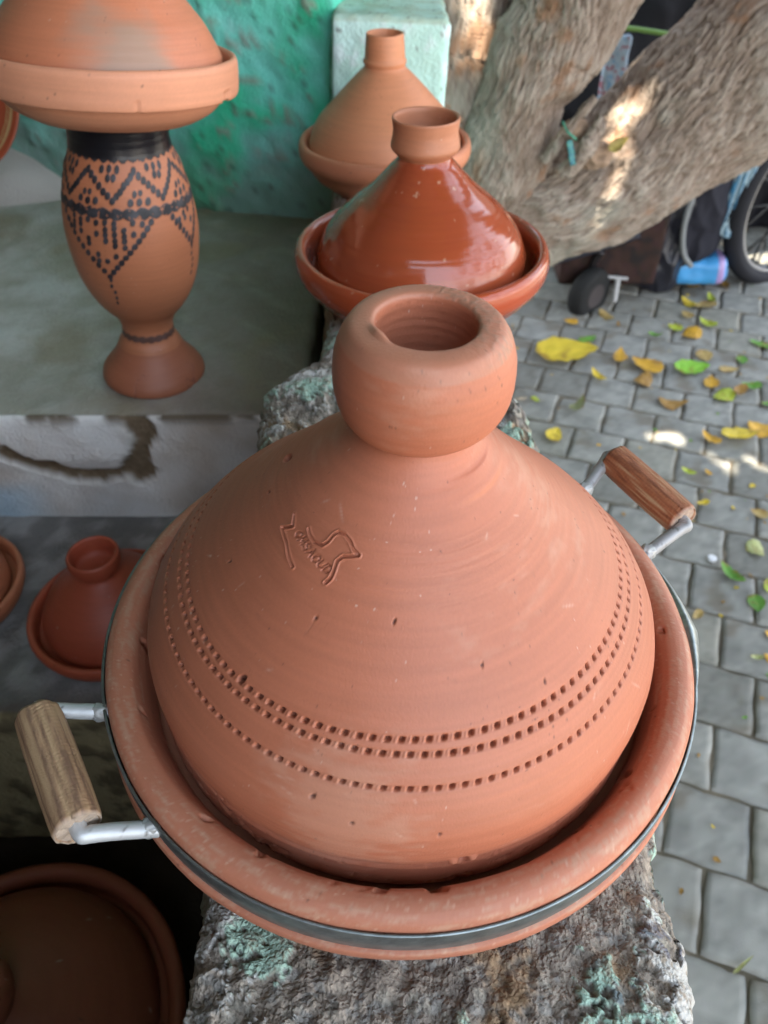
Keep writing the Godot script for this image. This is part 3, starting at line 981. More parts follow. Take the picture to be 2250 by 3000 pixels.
# ---------------------------------------------------------------- main tagine
func build_main_tagine() -> void:
	var nrm := Vector3(sin(deg_to_rad(1.0)), 1.0, sin(deg_to_rad(2.0))).normalized()
	var ux := (Vector3.RIGHT - nrm * nrm.x).normalized()
	var frame := Transform3D(Basis(ux, nrm, ux.cross(nrm)), Vector3(0.009, 0.853, -0.280))
	# --- the dish
	var dp := [Vector2(0.0, -0.053), Vector2(0.100, -0.053), Vector2(0.100, -0.053), Vector2(0.132, -0.048), Vector2(0.156, -0.038), Vector2(0.1652, -0.030), Vector2(0.1672, -0.0245), Vector2(0.1662, -0.0205), Vector2(0.1634, -0.0195), Vector2(0.1634, -0.009), Vector2(0.1634, -0.001), Vector2(0.1620, 0.0035), Vector2(0.1580, 0.0065), Vector2(0.1530, 0.0070), Vector2(0.1485, 0.0045), Vector2(0.1455, -0.0010), Vector2(0.1430, -0.0095), Vector2(0.1405, -0.0200), Vector2(0.138, -0.028), Vector2(0.10, -0.033), Vector2(0.0, -0.034)]
	var base := Color(0.435, 0.160, 0.092)
	var dish := lathe(curve(dp, func(y): return 0.0016 if y > -0.03 else 0.006), 900, func(th, r, y, nr, ny):
		var p := Vector3(r * cos(th), y, r * sin(th))
		vc = clay(base, p, th, y, 1.0)
		if ny > 0.2 and r > 0.145:
			var wear := n_mid.get_noise_3d(th * 18.0, r * 900.0, 4.0) + 0.6 * n_fine.get_noise_3d(p.x * 500.0, p.y * 500.0, p.z * 500.0)
			vc = vc.lerp(Color(0.47, 0.27, 0.18), smoothstep(0.0, 0.55, wear) * 0.7)
			var scr := n_fine.get_noise_2d(th * 300.0 + r * 4000.0, r * 900.0 - th * 40.0)
			vc = vc.lerp(Color(0.58, 0.38, 0.27), smoothstep(0.45, 0.6, scr) * 0.5)
		return 0.0007 * n_low.get_noise_3d(p.x * 90.0, p.y * 90.0, p.z * 90.0) + 0.0003 * n_mid.get_noise_2d(y * 900.0, th * 3.0) - (0.0025 * smoothstep(0.35, 0.5, n_mid.get_noise_3d(p.x * 150.0, 3.0, p.z * 150.0)) if r > 0.1415 and r < 0.149 and ny > 0.0 else 0.0))
	var d := thing("tagine", "largest matte terracotta tagine with punched dotted rings, held in a steel hoop", "tagine", Vector3.ZERO, "tagines on the parapet")
	d.transform = frame
	obj("dish", dish, M.dusty_clay, d)
	# --- the hoop with two handles
	var h := thing("dish_holder", "steel hoop with two wooden grips clasping the large terracotta dish", "pot holder", Vector3.ZERO)
	h.transform = frame
	var hp := [Vector2(0.1638, -0.0192), Vector2(0.1650, -0.0195), Vector2(0.1650, -0.0195), Vector2(0.1657, -0.010), Vector2(0.1655, -0.0002), Vector2(0.1655, -0.0002), Vector2(0.1642, -0.0004), Vector2(0.1642, -0.0004), Vector2(0.1638, -0.0192)]
	obj("hoop", lathe(curve(hp, func(_y): return 0.0012), 720, func(th, r, y, _a, _b):
		var k := 1.0 + 0.35 * n_mid.get_noise_2d(th * 40.0, y * 300.0) + 0.2 * n_fine.get_noise_2d(th * 150.0, y * 900.0)
		vc = Color(0.27, 0.30, 0.30) * k
		vc.a = 1.0
		var bt := wrapf(th - 0.03, -PI, PI)
		return 0.0052 * maxf(0.0, 1.0 - absf(bt) / (0.22 if bt > 0 else 0.30)) * 1.0), M.steel, h)
	var grip_shape := func(len_: float, sd: float) -> ArrayMesh:
		var gp := [Vector2(0.0, -len_ / 2), Vector2(0.0095, -len_ / 2), Vector2(0.0095, -len_ / 2), Vector2(0.0113, -len_ / 2 + 0.0015), Vector2(0.0118, 0.0), Vector2(0.0113, len_ / 2 - 0.0015), Vector2(0.0095, len_ / 2), Vector2(0.0095, len_ / 2), Vector2(0.0, len_ / 2)]
		return lathe(curve(gp, func(_y): return 0.0011), 96, func(th, r, y, _nr, ny):
			var x: float = r * cos(th) + sd
			var z: float = r * sin(th)
			var g := n_mid.get_noise_3d(x * 1000.0, y * 45.0, z * 1000.0)
			var g2 := n_fine.get_noise_3d(x * 1300.0, y * 120.0, z * 1300.0)
			var red := sd > 1.0
			var c := (Color(0.33, 0.125, 0.06) if red else Color(0.36, 0.225, 0.13)).lerp(Color(0.13, 0.045, 0.025) if red else Color(0.15, 0.085, 0.06), 0.75 * smoothstep(-0.15, 0.55, g + 0.6 * g2))
			c = c.lerp(Color(0.45, 0.30, 0.17), smoothstep(0.1, 0.5, -g))
			var saw := sin(y * 2600.0 + th * 6.0) * smoothstep(0.1, 0.5, sin(th * 2.0 + sd * 50.0))
			if absf(ny) > 0.7:
				c = c.lerp(Color(0.42, 0.36, 0.30), 0.65)
			vc = c * (1.0 + 0.06 * saw)
			vc.a = 1.0
			# six soft flats, as whittled
			return -0.0007 * (1.0 - absf(cos(th * 3.0))) + 0.0004 * g + 0.00012 * saw)
	for k in 2:
		var a: Vector3
		var b: Vector3
		var ia: Vector3
		var ib: Vector3
		if k == 0:
			a = Vector3(-0.1860, 0.001, 0.0640)
			b = Vector3(-0.1510, 0.001, 0.1190)
			ia = Vector3(-0.1570, -0.005, 0.0575)
			ib = Vector3(-0.1190, -0.007, 0.1170)
		else:
			a = Vector3(0.1500, 0.010, -0.1320)
			b = Vector3(0.1815, 0.008, -0.0780)
			ia = Vector3(0.1262, 0.004, -0.1080)
			ib = Vector3(0.1570, 0.000, -0.0560)
		var hd := Node3D.new()
		hd.name = "handle" if k == 0 else "handle_001"
		h.add_child(hd)
		var ax := (b - a).normalized()
		var ea := a - ax * 0.0055
		var eb := b + ax * 0.0055
		var oa := (ia - a).normalized()
		var ob := (ib - b).normalized()
		var col := Color(0.55, 0.57, 0.58) if k == 0 else Color(0.33, 0.33, 0.34)
		obj("rod", tube([ia - oa * -0.004, ia.lerp(ea, 0.45), ea.lerp(ia, 0.16), ea + oa * 0.001, a + ax * 0.004, a.lerp(b, 0.5), b - ax * 0.004, eb + ob * 0.001, eb.lerp(ib, 0.16), ib.lerp(eb, 0.45), ib + ob * 0.004],
			[0.0041, 0.0041, 0.0041, 0.0041, 0.004, 0.004, 0.004, 0.0041, 0.0041, 0.0041, 0.0041], 120, 18, func(_u, s, p, _n):
				var g := n_mid.get_noise_3d(p.x * 500.0, p.y * 500.0, p.z * 500.0)
				vc = col.lerp(Color(0.12, 0.11, 0.10), smoothstep(0.35, 0.55, g) * 0.9)
				return 0.0002 * g), M.silver_paint, hd)
		for e in [ia, ib]:
			obj("weld", rough_box(Vector3(0.010, 0.010, 0.008), Vector3i(8, 8, 8), 0.0036, func(p, _n):
				vc = Color(0.42, 0.43, 0.42)
				return 0.001 * n_mid.get_noise_3d(p.x * 900.0, p.y * 900.0, p.z * 900.0)), M.silver_paint, hd).position = e
		var gr := obj("wooden_grip", grip_shape.call((b - a).length() - 0.001 + 0.004, 0.2 + k * 3.7), M.wood, hd)
		var side := ax.cross(Vector3.UP).normalized()
		gr.transform = Transform3D(Basis(side, ax, side.cross(ax)), (a + b) * 0.5)
	# --- the lid
	var lp := [Vector2(0.1325, -0.022), Vector2(0.1345, -0.0245), Vector2(0.1345, -0.0245), Vector2(0.1366, -0.020), Vector2(0.1364, -0.004), Vector2(0.1368, 0.004), Vector2(0.1372, 0.012), Vector2(0.1370, 0.020), Vector2(0.1350, 0.030), Vector2(0.1300, 0.040), Vector2(0.1230, 0.050), Vector2(0.1145, 0.060), Vector2(0.1045, 0.070), Vector2(0.0935, 0.080), Vector2(0.0825, 0.090), Vector2(0.0720, 0.100), Vector2(0.0620, 0.110), Vector2(0.0515, 0.120), Vector2(0.0410, 0.130), Vector2(0.0335, 0.1375), Vector2(0.0285, 0.1440), Vector2(0.0262, 0.1490), Vector2(0.0262, 0.1490), Vector2(0.0305, 0.1515), Vector2(0.0348, 0.1572), Vector2(0.0374, 0.1650), Vector2(0.0381, 0.1735), Vector2(0.0374, 0.1820), Vector2(0.0350, 0.1895), Vector2(0.0318, 0.1945), Vector2(0.0290, 0.1963), Vector2(0.0240, 0.1970), Vector2(0.0214, 0.1966), Vector2(0.0203, 0.1940), Vector2(0.0205, 0.185), Vector2(0.0205, 0.170), Vector2(0.0200, 0.150)]
	var stamp := [
		[Vector2(-17.5, 6.0), Vector2(-13.6, 2.2), Vector2(-17.4, -2.2), Vector2(-18.4, -3.0), Vector2(-11.1, -5.4), Vector2(-5.0, -9.9), Vector2(-1.6, -11.6)],
		[Vector2(-5.35, 6.9), Vector2(-2.5, 4.9), Vector2(1.1, 3.9), Vector2(5.7, 4.8), Vector2(7.4, 7.5), Vector2(8.4, 11.4), Vector2(10.1, 13.6), Vector2(13.9, 13.9), Vector2(18.0, 12.0), Vector2(20.9, 9.2), Vector2(24.1, 7.7), Vector2(21.0, 6.3), Vector2(17.2, 4.8), Vector2(15.4, 1.8), Vector2(15.7, -2.7), Vector2(15.6, -6.3), Vector2(14.3, -9.3)],
	]
	var glyphs := {"O": [[Vector2(0.5, 0), Vector2(0.05, 0.3), Vector2(0.05, 0.7), Vector2(0.5, 1), Vector2(0.95, 0.7), Vector2(0.95, 0.3), Vector2(0.5, 0)]], "M": [[Vector2(0, 0), Vector2(0.1, 1), Vector2(0.5, 0.3), Vector2(0.9, 1), Vector2(1, 0)]],
		"S": [[Vector2(0.9, 0.9), Vector2(0.3, 1), Vector2(0.1, 0.7), Vector2(0.9, 0.35), Vector2(0.7, 0), Vector2(0.1, 0.1)]], "A": [[Vector2(0, 0), Vector2(0.5, 1), Vector2(1, 0)], [Vector2(0.2, 0.4), Vector2(0.8, 0.4)]],
		"U": [[Vector2(0.05, 1), Vector2(0.1, 0.2), Vector2(0.5, 0), Vector2(0.9, 0.2), Vector2(0.95, 1)]], "D": [[Vector2(0.05, 0), Vector2(0.05, 1), Vector2(0.7, 0.85), Vector2(0.95, 0.5), Vector2(0.7, 0.1), Vector2(0.05, 0)]]}
	var letters := []
	var tx := Vector2(25.4, -6.3).normalized()
	var ty := Vector2(2.1, 3.7)
	var word := "OMSAOUD"
	for i in word.length():
		for stroke in glyphs[word[i]]:
			var line := []
			for q in stroke:
				line.append(Vector2(-10.5, 0.2) + tx * (i * 3.6 + q.x * 2.9) + ty * q.y)
			letters.append(line)
	var pits := []   # angle, height, size, depth
	for q in [[-169.5, 0.1138, 0.0032, 0.003], [174.8, 0.1068, 0.0012, 0.001], [131.7, 0.0658, 0.002, 0.0015], [108.0, 0.0410, 0.0015, 0.001], [160.0, 0.085, 0.0011, 0.001], [95.0, 0.098, 0.0009, 0.001], [70.0, 0.083, 0.0010, 0.001], [55.0, 0.071, 0.0009, 0.001], [120.0, 0.093, 0.0009, 0.001], [42.0, 0.060, 0.0010, 0.001], [100.0, 0.034, 0.0011, 0.001], [84.0, 0.030, 0.0009, 0.001]]:
		pits.append([deg_to_rad(q[0]), q[1], q[2], q[3]])
	var lbase := Color(0.430, 0.142, 0.076)
	var scratches := []
	for i in 26:
		var sa := deg_to_rad(20.0 + 150.0 * hash01(i, 61))
		var sy := 0.008 + 0.118 * hash01(i, 62)
		var sd := (hash01(i, 63) - 0.5) * 2.6
		scratches.append([sa, sy, Vector2(cos(sd), sin(sd)), 0.002 + 0.008 * pow(hash01(i, 64), 2.0), hash01(i, 65) < 0.6])
	var rows := [[0.0650, 116, 0.0], [0.0603, 121, 0.4], [0.0497, 134, 0.2]]
	var prof := curve(lp, func(y): return 0.00045 if (y > 0.0465 and y < 0.053) or (y > 0.0575 and y < 0.068) or (y > 0.1005 and y < 0.1215) else 0.0011)
	var lid_fx := func(th, r, y, nr, ny):
		var p := Vector3(r * cos(th), y, r * sin(th))
		vc = clay(lbase, p, th, y, 1.0)
		var off := 0.0005 * n_low.get_noise_3d(p.x * 100.0, p.y * 100.0, p.z * 100.0) + 0.00013 * n_mid.get_noise_2d(y * 1400.0, th * 2.0)
		if y < 0.070 and y > 0.045 and nr > 0.3:
			for q in rows:
				var dy: float = (y - (q[0] + 0.0012 * sin(th * 2.0 + q[2] * 9.0) * 0.4)) * 1.42
				if absf(dy) < 0.004:
					var u: float = th * q[1] / TAU + dy * 40.0 + q[2]
					var k := int(floorf(u))
					var fr := u - floorf(u) - 0.5 + 0.08 * (hash01(k, q[1]) - 0.5)
					var deep: float = 0.0034 * win(fr, 0.17, 0.11) * win(dy, 0.00095, 0.0006)
					off += 0.0003 * win(fr - 0.40, 0.10, 0.1) * win(dy, 0.0013, 0.0006)
					off -= deep
					off -= 0.0003 * win(dy, 0.0017, 0.0006)
					if deep > 0.0012:
						vc = vc.lerp(Color(0.20, 0.08, 0.05), 0.5)
		elif y > 0.0985 and y < 0.122 and r > 0.04 and th > 1.8 and th < 2.85:
			var s := Vector2((deg_to_rad(135.0) - th) * 61.0, (y - 0.110) * 1500.0)
			for line in stamp:
				var dd := seg_dist(s, line)
				if dd < 2.0:
					off += -0.0013 * win(dd, 0.5, 0.35) + 0.0004 * win(dd - 1.05, 0.35, 0.25)
			if absf((s - Vector2(2.0, -0.8)).dot(Vector2(tx.y, -tx.x))) < 4.5:
				for line in letters:
					if s.distance_to(line[0]) < 6.0:
						off -= 0.0010 * win(seg_dist(s, line), 0.32, 0.22)
		for q in scratches:
			var ey: float = (y - q[1]) * 1.42
			if absf(ey) < 0.011:
				var e := Vector2(wrapf(th - q[0], -PI, PI) * r, ey)
				var al: float = e.dot(q[2])
				var ac: float = absf(e.dot(Vector2(-q[2].y, q[2].x)))
				if absf(al) < q[3] and ac < 0.0008:
					var g: float = (1.0 - ac / 0.0008) * (1.0 - pow(absf(al) / q[3], 2.0))
					off -= 0.00012 * g
					vc = vc.lerp(Color(0.60, 0.40, 0.31) if q[4] else Color(0.26, 0.10, 0.06), g * 0.42)
		var dust := n_low.get_noise_3d(p.x * 70.0 + 7.0, p.y * 70.0, p.z * 70.0) + 0.35 * n_mid.get_noise_3d(p.x * 200.0, p.y * 500.0, p.z * 200.0)
		vc = vc.lerp(Color(0.52, 0.30, 0.21), smoothstep(0.22, 0.65, dust) * 0.35)
		vc = vc.lerp(Color(0.37, 0.12, 0.06), smoothstep(0.22, 0.65, -dust) * 0.30)
		for q in pits:
			if absf(y - q[1]) < 0.006:
				var da: float = wrapf(th - q[0], -PI, PI) * r
				var e := Vector2(da, (y - q[1]) * 1.45 + da * 0.5).length()
				if e < q[2] * 1.6:
					off -= q[3] * (1.0 - smoothstep(q[2] * 0.5, q[2] * 1.2, e))
					vc = vc.lerp(Color(0.06, 0.025, 0.02), (1.0 - smoothstep(q[2] * 0.5, q[2] * 1.1, e)) * 0.85)
		if y < 0.006 and nr > 0.5:    # rough, chipped lower edge
			var ch := n_mid.get_noise_3d(th * 14.0, y * 250.0, 7.0) + 0.5 * n_fine.get_noise_3d(p.x * 300.0, p.y * 300.0, p.z * 300.0)
			off -= 0.0016 * smoothstep(0.15, 0.6, ch) * smoothstep(0.006, -0.004, y) + 0.001 * win(y - 0.0005, 0.002, 0.001)
			vc = vc.lerp(Color(0.35, 0.13, 0.08), 0.4 * smoothstep(0.1, 0.6, ch))
			var cd := Vector2(wrapf(th - deg_to_rad(79.0), -PI, PI) * r, y - 0.0045)
			off += 0.0016 * win(cd.length() - 0.004, 0.0022, 0.0012) - 0.0022 * win(cd.length(), 0.0026, 0.001)
		if y > 0.123 and y < 0.143 and nr > 0.0 and th < 1.4:    # turning marks below the knob
			off += 0.0011 * win(th - 0.62, 0.35, 0.3) * win(y - 0.1335, 0.004, 0.0012)
		if y > 0.19 and ny > 0.3:
			var rough := n_fine.get_noise_3d(p.x * 500.0, p.y * 500.0, p.z * 500.0)
			off += 0.0003 * rough * smoothstep(0.0, 0.6, cos(th + 0.3))
			vc = vc.lerp(Color(0.27, 0.15, 0.10), smoothstep(0.0, 0.5, rough + 0.2) * smoothstep(0.2, 0.8, cos(th + 0.3)) * 0.6)
			vc = vc.lerp(Color(0.42, 0.24, 0.16), 0.3)
		if r < 0.0215 and y < 0.192 and y > 0.14:
			vc = vc * 0.9
			vc.a = 1.0
			off += 0.00012 * sin(y * 1500.0 + th)
		if r > 0.019 and r < 0.024 and y > 0.188:      # a notch in the lip of the hole
			var na := wrapf(th - 2.65, -PI, PI)
			off += 0.0015 * (1.0 - smoothstep(0.0, 0.45, absf(na)))
		return off
	# the knob was set a little off the axis of the cone
	var lid := lid_on(d, prof, 1536, lid_fx, M.clay, 0.1489)
	var inner := [Vector2(0.0200, 0.150), Vector2(0.0210, 0.140), Vector2(0.034, 0.125), Vector2(0.062, 0.098), Vector2(0.098, 0.060), Vector2(0.122, 0.028), Vector2(0.131, -0.015), Vector2(0.131, -0.015), Vector2(0.0, -0.017)]
	obj("hollow", lathe(curve(inner, func(_y): return 0.004), 120, simple_clay(lbase)), M.clay, lid).position = Vector3(0.0044, 0, 0.0015)
	for piece in [lid, lid.get_node("knob")]:
		var arr: Array = piece.mesh.surface_get_arrays(0)
		var vs: PackedVector3Array = arr[Mesh.ARRAY_VERTEX]
		for i in vs.size():
			var y := vs[i].y
			if y > 0.12:
				var k := smoothstep(0.122, 0.165, y)
				vs[i] += Vector3(0.0044 * k, 0, 0.0015 * k)
		arr[Mesh.ARRAY_VERTEX] = vs
		var moved := ArrayMesh.new()
		moved.add_surface_from_arrays(Mesh.PRIMITIVE_TRIANGLES, arr)
		piece.mesh = moved

# ---------------------------------------------------------------- glazed tagine
func simple_clay(base: Color, bump := 0.0005) -> Callable:
	return func(th, r, y, _nr, _ny):
		var p := Vector3(r * cos(th), y, r * sin(th))
		vc = clay(base, p, th, y, 0.9)
		return bump * n_low.get_noise_3d(p.x * 90.0, p.y * 90.0, p.z * 90.0)

func build_second_tagine() -> void:
	var at := Vector3(0.040, 0.841, -0.790)
	var gl := func(base: Color, ring: float) -> Callable:
		return func(th, r, y, nr, _ny):
			var p := Vector3(r * cos(th), y, r * sin(th))
			var a := n_low.get_noise_3d(p.x * 60.0, p.y * 60.0, p.z * 60.0)
			vc = base * (1.0 + 0.25 * a + 0.06 * n_mid.get_noise_2d(y * 700.0, th * 2.0))
			var s := n_mid.get_noise_3d(p.x * 260.0, p.y * 260.0, p.z * 260.0)
			if s > 0.6:
				vc = vc.lerp(Color(0.5, 0.3, 0.2), 0.6)
			vc.a = 1.0
			var off := 0.0006 * a + 0.00012 * n_mid.get_noise_2d(y * 500.0, th * 1.5)
			if ring > 0.0 and nr > 0.2:
				for h in [ring, ring + 0.0145]:
					var w := win(y - h, 0.0012, 0.0007)
					off -= w * (0.00012 + 0.00012 * sin(th * 190.0))
			return off
	var dp := [Vector2(0.0, -0.052), Vector2(0.085, -0.052), Vector2(0.085, -0.052), Vector2(0.108, -0.040), Vector2(0.125, -0.022), Vector2(0.1335, -0.010), Vector2(0.1355, 0.0), Vector2(0.1345, 0.008), Vector2(0.131, 0.013), Vector2(0.1265, 0.0135), Vector2(0.1230, 0.010), Vector2(0.1205, 0.002), Vector2(0.119, -0.008), Vector2(0.112, -0.018), Vector2(0.08, -0.024), Vector2(0.0, -0.026)]
	var d := thing("tagine", "glossy red brown glazed tagine with unglazed neck, second along the parapet", "tagine", at, "tagines on the parapet")
	obj("dish", lathe(curve(dp, func(_y): return 0.0025), 360, gl.call(Color(0.33, 0.062, 0.024), -1.0)), M.glaze, d)
	var lp := [Vector2(0.1085, -0.014), Vector2(0.1110, -0.015), Vector2(0.1110, -0.015), Vector2(0.1115, -0.004), Vector2(0.1105, 0.004), Vector2(0.1082, 0.010), Vector2(0.1042, 0.020), Vector2(0.0982, 0.030), Vector2(0.0900, 0.040), Vector2(0.0798, 0.050), Vector2(0.0682, 0.060), Vector2(0.0555, 0.070), Vector2(0.0450, 0.080), Vector2(0.0355, 0.090), Vector2(0.0285, 0.097), Vector2(0.0262, 0.101), Vector2(0.0262, 0.101), Vector2(0.0, 0.1005)]
	var l := obj("lid", lathe(curve(lp, func(_y): return 0.0014), 480, gl.call(Color(0.31, 0.064, 0.026), 0.0335)), M.glaze, d)
	var np := [Vector2(0.0258, 0.0995), Vector2(0.0268, 0.102), Vector2(0.0315, 0.1065), Vector2(0.0338, 0.1105), Vector2(0.0326, 0.117), Vector2(0.0316, 0.124), Vector2(0.0322, 0.131), Vector2(0.0328, 0.1355), Vector2(0.0320, 0.1368), Vector2(0.0302, 0.1362), Vector2(0.0292, 0.133), Vector2(0.0285, 0.120), Vector2(0.024, 0.108), Vector2(0.0, 0.104)]
	obj("neck", lathe(curve(np, func(_y): return 0.0012), 240, simple_clay(Color(0.43, 0.165, 0.085))), M.clay, l)

# ---------------------------------------------------------------- third tagine
func build_third_tagine() -> void:
	var at := Vector3(0.001, 0.838, -1.150)
	var dp := [Vector2(0.0, -0.052), Vector2(0.080, -0.052), Vector2(0.080, -0.052), Vector2(0.100, -0.036), Vector2(0.110, -0.022), Vector2(0.118, -0.014), Vector2(0.1215, -0.006), Vector2(0.1215, 0.003), Vector2(0.1195, 0.009), Vector2(0.1155, 0.011), Vector2(0.1115, 0.008), Vector2(0.1095, 0.000), Vector2(0.1080, -0.012), Vector2(0.09, -0.018), Vector2(0.0, -0.02)]
	var d := thing("tagine", "pale orange unglazed tagine standing on the parapet right before the mint pillar", "tagine", at, "tagines on the parapet")
	obj("dish", lathe(curve(dp, func(_y): return 0.0025), 300, simple_clay(Color(0.50, 0.185, 0.095))), M.clay, d)
	var lp := [Vector2(0.1055, -0.014), Vector2(0.108, -0.015), Vector2(0.108, -0.015), Vector2(0.108, -0.004), Vector2(0.106, 0.008), Vector2(0.102, 0.018), Vector2(0.0965, 0.029), Vector2(0.0895, 0.039), Vector2(0.0800, 0.049), Vector2(0.0697, 0.059), Vector2(0.0598, 0.069), Vector2(0.0495, 0.079), Vector2(0.0390, 0.089), Vector2(0.0300, 0.0965), Vector2(0.0268, 0.1005), Vector2(0.0268, 0.1005), Vector2(0.0285, 0.1045), Vector2(0.0285, 0.1075), Vector2(0.0270, 0.1100), Vector2(0.0258, 0.124), Vector2(0.0246, 0.1365), Vector2(0.0236, 0.1382), Vector2(0.0218, 0.1372), Vector2(0.0210, 0.130), Vector2(0.019, 0.110), Vector2(0.0, 0.105)]
	lid_on(d, curve(lp, func(_y): return 0.0016), 360, simple_clay(Color(0.57, 0.225, 0.110)), M.clay, 0.1004, "neck")

# ---------------------------------------------------------------- vase carrying a tagine
func build_vase_and_plate() -> void:
	var at := Vector3(-0.303, 0.641, -0.869)
	# brush daubs: (angle column, height, half width, half height)
	var daubs := []
	var cols := 46
	for k in cols * 2:
		var u := k * 0.5
		var zig := absf(fposmod(u, 6.0) - 3.0)        # 0..3
		var jit := 0.0012 * (hash01(k, 31) - 0.5)
		daubs.append([u, 0.2790 - zig * 0.0092 + jit, 0.40, 0.0045])
		if k % 2 == 0:
			if zig > 1.4:
				daubs.append([u + 0.1, 0.2805 + jit, 0.38, 0.0044])
			if zig > 2.4:
				daubs.append([u - 0.35, 0.2725 + jit, 0.38, 0.0044])
				daubs.append([u + 0.35, 0.2730 - jit, 0.38, 0.0044])
			if zig < 1.6:
				daubs.append([u, 0.2502 + jit, 0.40, 0.0045])
			if zig < 0.6:
				daubs.append([u - 0.3, 0.2590 + jit, 0.32, 0.0038])
				daubs.append([u + 0.4, 0.2580 + jit, 0.32, 0.0038])
	for t in [[25.5, 5.4, 0.060], [15.0, 2.4, 0.036], [2.5, 5.2, 0.060], [38.0, 2.4, 0.034]]:
		var rows_n := int(t[2] / 0.0056)
		for row in rows_n + 1:
			var f := float(row) / rows_n
			var hw: float = t[1] * (1.0 - f)
			var h0: float = 0.2300 - f * t[2]
			daubs.append([t[0] - hw, h0, 0.38, 0.0042])
			daubs.append([t[0] + hw, h0, 0.38, 0.0042])
			var x := -hw + 1.0
			while x < hw - 0.6:
				if hash01(int(x * 10.0) + 77, row + int(t[0])) > 0.42:
					daubs.append([t[0] + x + 0.5 * (row % 2), h0 + 0.001 * sin(x * 9.0), 0.34, 0.0040])
				x += 1.0
		for e in 5:
			daubs.append([t[0] + 0.15 * sin(e * 2.0), 0.2255 - t[2] - e * 0.0080, 0.22, 0.0032])
	var bins := {}
	for q in daubs:
		for dk in [-1, 0, 1]:
			var key := posmod(int(floorf(q[0])) + dk, cols)
			if not bins.has(key):
				bins[key] = []
			bins[key].append(q)
	var vp := [Vector2(0.0, 0.0), Vector2(0.060, 0.0), Vector2(0.060, 0.0), Vector2(0.0645, 0.004), Vector2(0.0640, 0.011), Vector2(0.0590, 0.020), Vector2(0.0490, 0.032), Vector2(0.0415, 0.044), Vector2(0.0370, 0.054), Vector2(0.0325, 0.062), Vector2(0.0310, 0.072), Vector2(0.0318, 0.080), Vector2(0.0350, 0.088), Vector2(0.0385, 0.094), Vector2(0.0490, 0.106), Vector2(0.0600, 0.121), Vector2(0.0690, 0.138), Vector2(0.0745, 0.157), Vector2(0.0775, 0.178), Vector2(0.0785, 0.198), Vector2(0.0772, 0.217), Vector2(0.0745, 0.233), Vector2(0.0712, 0.247), Vector2(0.0670, 0.261), Vector2(0.0615, 0.272), Vector2(0.0560, 0.280), Vector2(0.0525, 0.288), Vector2(0.0513, 0.298), Vector2(0.0515, 0.312), Vector2(0.0520, 0.3175), Vector2(0.0500, 0.3185), Vector2(0.0470, 0.316), Vector2(0.0, 0.315)]
	for i in vp.size():
		if vp[i].y > 0.10 and vp[i].y < 0.276:
			vp[i].x *= 1.0 - 0.06 * smoothstep(0.09, 0.14, vp[i].y) * smoothstep(0.285, 0.26, vp[i].y)
	var inkc := Color(0.018, 0.018, 0.022)
	var base := Color(0.46, 0.165, 0.078)
	var body := lathe(curve(vp, func(_y): return 0.0011), 640, func(th, r, y, _nr, _ny):
		var p := Vector3(r * cos(th), y, r * sin(th))
		vc = clay(base, p, th, y, 0.7)
		var off := 0.0006 * n_low.get_noise_3d(p.x * 80.0, p.y * 80.0, p.z * 80.0)
		var wob := 0.0007 * n_mid.get_noise_2d(th * 30.0, y * 300.0)
		var ink := 0.0
		var sc := absf(sin(th * 17.0 + 0.4))
		if y > 0.2885 - 0.003 * sc + wob:
			ink = 1.0
		ink = maxf(ink, win(y - 0.2390 + wob, 0.0036 + 0.0026 * absf(sin(th * 16.0)), 0.0006) * (1.0 if n_mid.get_noise_2d(th * 25.0, y * 400.0) < 0.42 else 0.3))
		ink = maxf(ink, win(y - 0.0680 + wob, 0.0030 + 0.0016 * absf(sin(th * 10.0)), 0.0006) * 0.8)
		if ink < 0.5 and y > 0.10 and y < 0.288:
			var u: float = th / TAU * cols
			for q in bins.get(int(floorf(u)) % cols, []):
				var du: float = wrapf(u - q[0], -cols / 2.0, cols / 2.0) + (y - q[1]) * 25.0
				var e := Vector2(du / q[2], (y - q[1] + wob) / q[3]).length()
				ink = maxf(ink, 1.0 - smoothstep(0.8, 1.0, e))
		vc = vc.lerp(inkc.lerp(Color(0.06, 0.06, 0.07), clampf(n_mid.get_noise_3d(p.x * 200.0, p.y * 200.0, p.z * 200.0) + 0.3, 0.0, 1.0)), ink)
		# an old break glued at the foot
		if y < 0.03 and absf(sin(th * 2.5 + y * 40.0 + 0.8 * n_mid.get_noise_2d(th * 8.0, y * 100.0))) < 0.03:
			vc = vc.lerp(Color(0.08, 0.04, 0.03), 0.8)
			off -= 0.0008
		if y < 0.05:
			vc = vc.lerp(Color(0.30, 0.085, 0.05), 0.45)
		return off + 0.0004 * ink)
	var v := thing("pedestal_vase", "terracotta pedestal vase with black dabbed zigzags standing on the cement platform", "vase", at)
	v.rotation_degrees = Vector3(0, 100, 0)
	v.basis = Basis(Vector3(0, 0, 1), deg_to_rad(-4.2)) * v.basis
	obj("body", body, M.clay, v)
	var cp := [Vector2(0.0534, 0.2890), Vector2(0.0522, 0.2960), Vector2(0.0520, 0.3050), Vector2(0.0522, 0.3125), Vector2(0.0526, 0.3170)]
	obj("collar", lathe(curve(cp, func(_y): return 0.001), 240, func(_t, _r, y, _a, _b):
		vc = Color(0.014, 0.014, 0.018)
		return 0.00006 * sin(y * 900.0)), M.black_glaze, v)
	# the tagine on top
	var pa := Vector3(-0.274, 1.012, -0.868)
